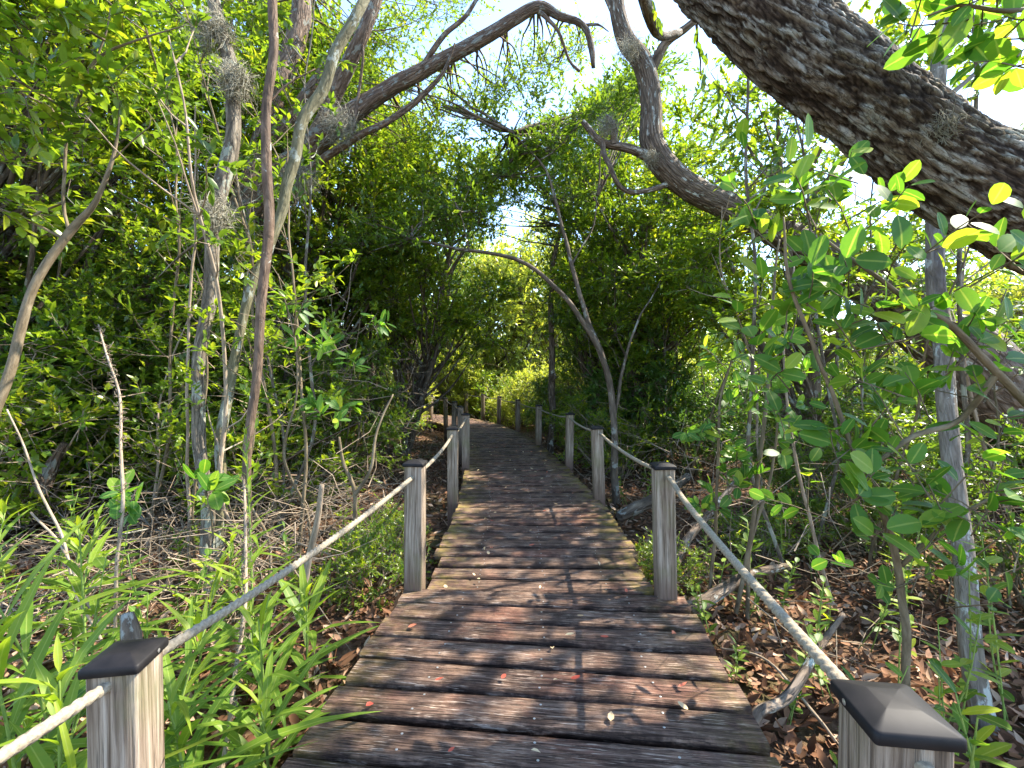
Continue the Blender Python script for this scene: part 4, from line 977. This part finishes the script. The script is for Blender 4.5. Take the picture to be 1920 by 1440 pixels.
# tangles of dead twigs (nobody could count them)
def tangle(seed, n, xr, yr, zr, ln, r0, name, label, m='dead'):
    rs = np.random.RandomState(seed); W = Wood()
    x = rs.uniform(*xr, n); y = rs.uniform(*yr, n); z = gz(x, y) + rs.uniform(0, 1, n) ** 1.8 * zr
    A = np.stack([x, y, z], 1); d = unit(rs, n); d[:, 2] *= .6
    L = ln * rs.uniform(.4, 1.4, n); B = A + d * (L * .5)[:, None] + unit(rs, n) * (L * .12)[:, None]; C = A + d * L[:, None]
    ok = np.array([pdist(a, b) > .8 and pdist(c, e) > .75 for a, b, c, e in zip(A[:, 0], A[:, 1], C[:, 0], C[:, 1])])
    A, B, C = A[ok], B[ok], C[ok]
    W.twigs(A, B, C, r0 * rs.uniform(.5, 1.5, len(A)), r0 * rs.uniform(.2, .6, len(A)))
    tag(W.build(name, BM[m]), label, 'brushwood', kind='stuff')
tangle(1, 1700, (-7, -1.0), (3.0, 8.0), 1.7, .55, .0032, 'brushwood', 'tangle of dead tan twigs under the trees on the left')
tangle(2, 1700, (1.0, 7), (2.2, 7.5), 1.0, .5, .003, 'brushwood', 'tangle of dead twigs over the litter on the right')
tangle(3, 1100, (-3.2, -.95), (2.0, 4.5), .45, .6, .0035, 'brushwood', 'low dry twigs on the ground beyond the left rope')
tangle(5, 240, (-6.0, -2.2), (3.2, 5.4), .45, 1.1, .011, 'brushwood', 'fallen reddish brown stalks and fronds on the ground at the left', 'pink')
tangle(4, 900, (-3.2, 3), (5.5, 13), 1.6, .9, .005, 'brushwood', 'brown twiggy undergrowth along both sides of the far path', 'stem')

# ------------------------------------------------------------------ woodland behind: prototype trees and copies
def make_tree(seed, H, Rr, leafm, bark, LL, LW, ncl, ntw, nlf, h0=.25, lean=0.0, tpl='kite', name='woodland_tree'):
    rs = np.random.RandomState(seed); root = empty(name, (0, 0, 0), 'x', 'tree'); W = Wood()
    th = H * .8; a = rs.rand() * 6
    tp = [Vector((0, 0, -.3))]; nseg = 5
    for i in range(1, nseg + 1):
        tp.append(Vector((lean * (i / nseg) ** 1.5 + rs.uniform(-.12, .12), rs.uniform(-.14, .14), th * i / nseg)))
    r0 = .028 * H ** .75
    C = W.tube(tp, [r0, r0 * .9, r0 * .75, r0 * .55, r0 * .35, r0 * .15], seg=9, step=.2, wob=.1)
    # second stem
    C2 = W.tube([Vector((.05, 0, .2)), Vector((math.cos(a) * .4, math.sin(a) * .4, th * .35)), Vector((math.cos(a) * .9, math.sin(a) * .9, th * .7))], [r0 * .6, r0 * .45, r0 * .15], seg=7, step=.2, wob=.1)
    cl = []
    while len(cl) < ncl:
        u = unit(rs, 1)[0] * rs.uniform(.35, 1) ** .6
        z = H * (h0 + (1 - h0) * (.5 + .5 * u[2])); k = z / H
        wd = Rr * (1.0 if k > .35 else .5 + k * 1.4)
        p = np.array([u[0] * wd + lean * k ** 1.5, u[1] * wd, z])
        if vnoise(np.array([p * 1.0 + seed * 9.1]), 3)[0] < .40: continue
        cl.append(p)
    cl = np.array(cl)
    for p in cl[::3]:
        k = int(np.clip((p[2] / H - .22) / .8, .05, .95) * (len(C) - 1)); st = C[k]
        midp = (st + p) / 2 + rs.uniform(-.15, .15, 3) + np.array([0, 0, -.1])
        W.tube([Vector(st), Vector(midp), Vector(p)], [r0 * .3, r0 * .2, r0 * .06], seg=5, step=.25)
    Lv = Leaves(); foliage(rs, Lv, W, cl, Rr * rs.uniform(.2, .38, ncl), ntw, nlf, LL, LW, tpl, twr=.004)
    W.build('trunk', BM[bark], root); Lv.build('crown', LM[leafm], root)
    return root
PT = {
 'oakA': make_tree(201, 6.2, 1.7, 'oak', 'wood', .078, .034, 112, 13, 16),
 'oakB': make_tree(202, 5.6, 1.6, 'blue', 'wood', .088, .031, 105, 13, 16, lean=.6),
 'brA': make_tree(203, 6.0, 1.6, 'bright', 'wood', .076, .039, 120, 14, 16),
 'brB': make_tree(204, 5.2, 1.5, 'bright', 'wood', .082, .036, 110, 14, 16, lean=.5),
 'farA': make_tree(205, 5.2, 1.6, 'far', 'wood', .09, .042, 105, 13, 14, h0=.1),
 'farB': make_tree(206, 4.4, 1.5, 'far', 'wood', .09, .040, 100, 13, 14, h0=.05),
}
def make_shrub(seed, H, Rr, leafm, bark, LL, LW, ncl, ntw, nlf, tpl='kite', name='understorey_shrub'):
    rs = np.random.RandomState(seed); root = empty(name, (0, 0, 0), 'x', 'shrub'); W = Wood()
    cl = np.stack([rs.uniform(-1, 1, ncl) * Rr, rs.uniform(-1, 1, ncl) * Rr, rs.uniform(.12, 1, ncl) * H], 1)
    q = (cl[:, 0] ** 2 + cl[:, 1] ** 2) / Rr ** 2 + ((cl[:, 2] / H - .5) * 1.7) ** 2
    cl = cl[q < 1.1]; 
    for p in cl[::2]:
        b = np.array([rs.uniform(-.12, .12), rs.uniform(-.12, .12), -.1]); m_ = b * .4 + p * .5 + rs.uniform(-.12, .12, 3)
        W.tube([Vector(b), Vector(m_), Vector(p)], [.012, .008, .003], seg=5, step=.12, jit=.02, wobk=5)
    Lv = Leaves(); foliage(rs, Lv, W, cl, rs.uniform(.16, .30, len(cl)), ntw, nlf, LL, LW, tpl, twr=.0025)
    W.build('stems', BM[bark], root); Lv.build('foliage', LM[leafm], root)
    return root
PS = {
 'a': make_shrub(301, 1.5, .75, 'oak', 'stem', .055, .024, 80, 12, 13),
 'b': make_shrub(302, 1.2, .8, 'bright', 'dead', .048, .026, 75, 12, 13),
 'c': make_shrub(303, 1.9, .8, 'blue', 'stem', .075, .028, 75, 11, 12, 'mid'),
 'd': make_shrub(304, .8, .6, 'bright', 'dead', .040, .022, 55, 11, 12),
 'e': make_shrub(305, 1.7, .9, 'far', 'stem', .060, .028, 80, 12, 13),
}
usedP = {}
def place(D, k, loc, rz, sc, label, cat, group, tilt=(0, 0)):
    key = (id(D), k)
    if key not in usedP:
        usedP[key] = 1; o = D[k]; o.location = loc; o.rotation_euler = (tilt[0], tilt[1], rz); o.scale = (sc,) * 3; tag(o, label, cat, group); return o
    return copy_thing(D[k], loc, rz, sc, label, cat, group, tilt)
rs = np.random.RandomState(500)
def zone(x, y):
    side = 'left' if x < np.interp(y, [0, 9, 12, 15, 30], [0, -.5, -1.6, -2, -2]) else 'right'
    dep = 'near' if y < 6.5 else 'middle' if y < 11 else 'far'
    return side, dep
tl = {('left','near'): 'leafy tree in the thicket behind the forked trunk at left',
      ('left','middle'): 'dense green tree in the woods left of the rope posts',
      ('left','far'): 'pale sunlit tree in the woods beyond the left bend',
      ('right','near'): 'leafy tree in the thicket behind the round leaved shrub at right',
      ('right','middle'): 'dense green tree in the woods right of the rope posts',
      ('right','far'): 'pale sunlit tree in the woods beyond the far right posts'}
ntree = 0
for gy_ in np.arange(4.6, 27, 2.1):
    for gx_ in np.arange(-16, 16.1, 2.1):
        x = gx_ + rs.uniform(-.75, .75); y = gy_ + rs.uniform(-.75, .75)
        if abs(x) > 2.5 + y * 1.15 : continue
        dd_ = pdist(x, y)
        if dd_ < 1.5 or (dd_ < 2.0 and y < 6): continue
        if y < 5.2 and abs(x) < 2.6: continue
        if x < 0 and y < 6.6 and 960 + F * x / y > 180: continue
        if x < -1 and y < 12 and 960 + F * x / y > 420 and rs.rand() < .3: continue
        if x > 3.2 and y < 11 and rs.rand() < .45: continue      # thinner on the sunny side
        if y > 9.6 and .6 < x < 8 and rs.rand() < .86: continue
        if y > 11 and -3.5 < x < 1.5 and rs.rand() < .35: continue
        if y > 7.5 and rs.rand() < .36: continue
        if 2 < x < 8 and 5.5 < y < 12 and rs.rand() < .4: continue
        if y > 5 and abs(x) > 3.5 and rs.rand() < .25: continue
        side, dep = zone(x, y)
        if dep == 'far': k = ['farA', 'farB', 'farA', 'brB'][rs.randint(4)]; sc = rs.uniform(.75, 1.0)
        elif side == 'left': k = ['brA', 'oakA', 'brB', 'brA', 'oakB'][rs.randint(5)]; sc = rs.uniform(.95, 1.25)
        else: k = ['oakA', 'oakB', 'oakA', 'brB'][rs.randint(4)]; sc = rs.uniform(.85, 1.1)
        if x > .8 and y < 10 and rs.rand() < .38: continue
        if dd_ < 3 and y < 12: sc *= .88
        place(PT, k, (x, y, float(gz(x, y)[0])), rs.uniform(0, 6.28), sc, tl[(side, dep)], 'tree', 'trees of the %s woods, %s' % (side, dep), (rs.uniform(-.08, .08), rs.uniform(-.08, .08)))
        ntree += 1
# trees whose crowns close the tunnel over the path
for (x, y, k, sc, rz, tx, ty, lab) in [(-1.75, 7.6, 'brB', 1.0, 0, 0, .10, 'leafy tree leaning over the path from the left'),
        (1.95, 7.4, 'brB', 1.0, 2, 0, -.14, 'leafy tree leaning over the path behind the arching stem'),
        (.35, 17.5, 'farA', 1.5, 1, 0, 0, 'tall pale tree in the gap directly beyond the end of the path'), (-1.0, 19.5, 'farB', 1.75, 2, 0, 0, 'pale round tree left of the gap beyond the end of the path'), (1.7, 19.0, 'farA', 1.6, 4, 0, 0, 'pale tree right of the gap beyond the end of the path'), (-3.4, 22, 'farB', 1.8, 5, 0, 0, 'most distant pale tree above the far left bend'), (-4.3, 10.6, 'brA', 1.5, 2, 0, .08, 'tallest bright tree behind the pair of leaning grey stems'), (-2.6, 9.0, 'brA', 1.3, 4, 0, .2, 'taller tree behind the one leaning over the path from the left'), (2.7, 8.9, 'brA', 1.25, 5, 0, -.22, 'taller tree behind the one leaning over the path from the right'), (-2.5, 10.6, 'oakA', .95, 1, 0, .10, 'oak closing the canopy over the far bend'),
        (1.9, 10.6, 'brB', .85, 3.1, 0, -.12, 'bright leaved tree closing the canopy at right of the far posts')]:
    place(PT, k, (x, y, GZ), rz, sc, lab, 'tree', None, (tx, ty))
sl = {('left','near'): 'small leaved shrub in the undergrowth beyond the left weeds',
      ('left','middle'): 'shrub in the undergrowth behind the left rope posts',
      ('left','far'): 'yellow green shrub by the far left bend of the boardwalk',
      ('right','near'): 'shrub on the litter beyond the round leaved bush at right',
      ('right','middle'): 'shrub in the undergrowth behind the right rope posts',
      ('right','far'): 'yellow green shrub behind the farthest right posts'}
ns = 0
for gy_ in np.arange(2.5, 19, 1.15):
    for gx_ in np.arange(-11, 11.1, 1.15):
        x = gx_ + rs.uniform(-.45, .45); y = gy_ + rs.uniform(-.45, .45)
        if abs(x) > 1.3 + y * 1.12: continue
        dd_ = pdist(x, y)
        if dd_ < 1.15 or (y < 3.3 and x < 1.4): continue
        pr = .9
        if y < 5.6: pr = .42 if x > 0 else .2
        elif y < 7: pr = .65
        if abs(x) > 6: pr *= .7
        if rs.rand() > pr: continue
        side, dep = zone(x, y)
        if dep == 'far': k = ['e', 'e', 'b'][rs.randint(3)]
        elif side == 'left': k = ['b', 'd', 'a', 'b', 'e'][rs.randint(5)]
        else: k = ['a', 'c', 'a', 'd', 'b'][rs.randint(5)]
        sc = rs.uniform(.75, 1.3) * (.7 if dd_ < 1.7 else 1) * (.8 if y < 5 else 1)
        place(PS, k, (x, y, float(gz(x, y)[0])), rs.uniform(0, 6.28), sc, sl[(side, dep)], 'shrub', 'shrubs of the %s undergrowth, %s' % (side, dep), (rs.uniform(-.15, .15), rs.uniform(-.15, .15)))
        ns += 1
# vine-like bank at the left, near
for i, (px, Z, k, sc, lab) in enumerate([(40,5.2,'b',1.9,'bright leafy bank at the extreme left, below the bent sapling'),(200,5.6,'b',1.8,'bright leafy bush between the bent sapling and the dry stalk'),(-40,3.9,'b',1.6,'tall leafy bush cut by the left border'),(330,5.9,'b',1.5,'rounded green bush behind the thin pale upright stem'),(110,4.6,'d',1.5,'low bright bush in front of the leafy bank at the left')]):
    p = P(px, 900, Z); place(PS, k, (p.x, Z, GZ), i * 1.3, sc, lab, 'shrub', None)
for i, (x, y, k, sc, lab) in enumerate([(-3.2,4.8,'a',1.5,'tall small leaved shrub in front of the leaning oak trunk'),(-2.5,4.5,'b',1.25,'bright shrub right of the slender brown trunk'),(-3.9,5.0,'c',1.35,'dark glossy shrub at the foot of the leaning oak trunk'),(-2.0,5.3,'a',1.1,'twiggy shrub between the brown trunk and the front left post')]):
    place(PS, k, (x, y, GZ), i * 1.7, sc, lab, 'shrub', None)
place(PT, 'brB', (-3.5, 4.7, GZ), 1.0, .62, 'small bright tree growing up through the leaning oak', 'tree', None)
place(PT, 'brA', (-4.7, 4.2, GZ), 2.0, .95, 'bright leafy tree filling the upper left corner', 'tree', None)
# shrubs by the deck edge
for i, (x, y, k, sc, lab) in enumerate([(-.86, 2.75, 'd', .55, 'leafy clump at the deck edge behind the front left post'), (-.95, 3.3, 'd', .5, 'second leafy clump along the left deck edge'), (.98, 2.9, 'd', .4, 'small leafy clump at the right deck edge')]):
    place(PS, k, (x, y, GZ), i * 2.1, sc, lab, 'shrub', None)
LMK = [(-300,'the left border'),(60,'the bent sapling'),(230,'the dry curled stalk'),(390,'the dark forked trunk'),(490,'the slender brown trunk'),(600,'the pale broken stub'),(700,'the small forked shrub'),(790,'the front left rope post'),(860,'the second left rope post'),(935,'the far bend of the boardwalk'),(1035,'the burled trunk'),(1150,'the arching stem'),(1245,'the front right rope post'),(1345,'the upright oval leaved shrub'),(1450,'the thin brown stem'),(1600,'the large round leaved shrub'),(1760,'the straight grey trunk'),(2150,'the right border')]
ORDX = 0
ORD = ['nearest','second nearest','third nearest','fourth nearest','fifth nearest','sixth','seventh','eighth','ninth','tenth','eleventh','twelfth','thirteenth','fourteenth','fifteenth','sixteenth'] + ['%dth' % k for k in range(17, 60)]
def relabel(cat, what, words, grp):
    bins = {}
    for o in COL.objects:
        if o.parent is None and o.get('category') == cat and str(o.get('group', '')).startswith(grp):
            px = 960 + F * o.location.x / max(o.location.y, .3)
            nm = min(LMK, key=lambda q: abs(q[0] - px))[1]; bins.setdefault(nm, []).append(o)
    for nm, L in bins.items():
        L.sort(key=lambda o: o.location.y)
        for i, o in enumerate(L): o['label'] = '%s %s%s %s %s' % (ORD[i], (o.get('kindw', '') + ' ') if o.get('kindw') else '', what, words, nm)
bins = {}
for o in COL.objects:
    if o.get('category') == 'leaf' and 'scatter' in o.get('label', ''):
        y = o.location.y; k = sum(y > q[1] for q in RP); cx_ = float(np.interp(y, PATH[:900:5, 1], PATH[:900:5, 0])); dx = o.location.x - cx_
        bins.setdefault(('red' if 'red' in o['label'] else 'tan', 'left side' if dx < -.17 else 'right side' if dx > .17 else 'middle', k), []).append(o)
for (c_, sd_, k), L in bins.items():
    L.sort(key=lambda o: o.location.y); nm = ['', 'first', 'second', 'third', 'fourth', 'fifth', 'sixth', 'seventh', 'eighth', 'ninth', 'tenth']
    for i, o in enumerate(L): o['label'] = '%s %s leaf on the %s of the boards beyond the %s right post' % (['nearer', 'second', 'third', 'fourth', 'fifth', 'sixth', 'seventh', 'eighth', 'ninth', 'tenth', 'eleventh', 'twelfth'][i] if len(L) > 1 else 'small', c_, sd_, nm[k])
relabel('tree', 'tree of the thick woods', 'in line with', 'trees of')
relabel('shrub', 'undergrowth shrub', 'in line with', 'shrubs of')
relabel('sapling', 'thin upright sapling', 'in line with', 'thin saplings')
relabel('seedling', 'green seedling on the litter', 'in line with', 'seedlings')
# far woodland mass closing the horizon
rs = np.random.RandomState(800)
Lv = Leaves(); n = 5000
a = rs.uniform(-1.15, 1.15, n); rr = rs.uniform(27, 48, n)
C = np.stack([np.sin(a) * rr, np.cos(a) * rr, rs.uniform(0, 1, n) * (4.2 + 1.6 * np.sin(a * 9) + 1.0 * np.sin(a * 23 + 1))], 1)
foliage(rs, Lv, None, C, .8, 5, 6, .30, .16)
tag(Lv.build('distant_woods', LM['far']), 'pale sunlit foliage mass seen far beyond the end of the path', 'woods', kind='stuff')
print('trees', ntree, 'shrubs', ns)
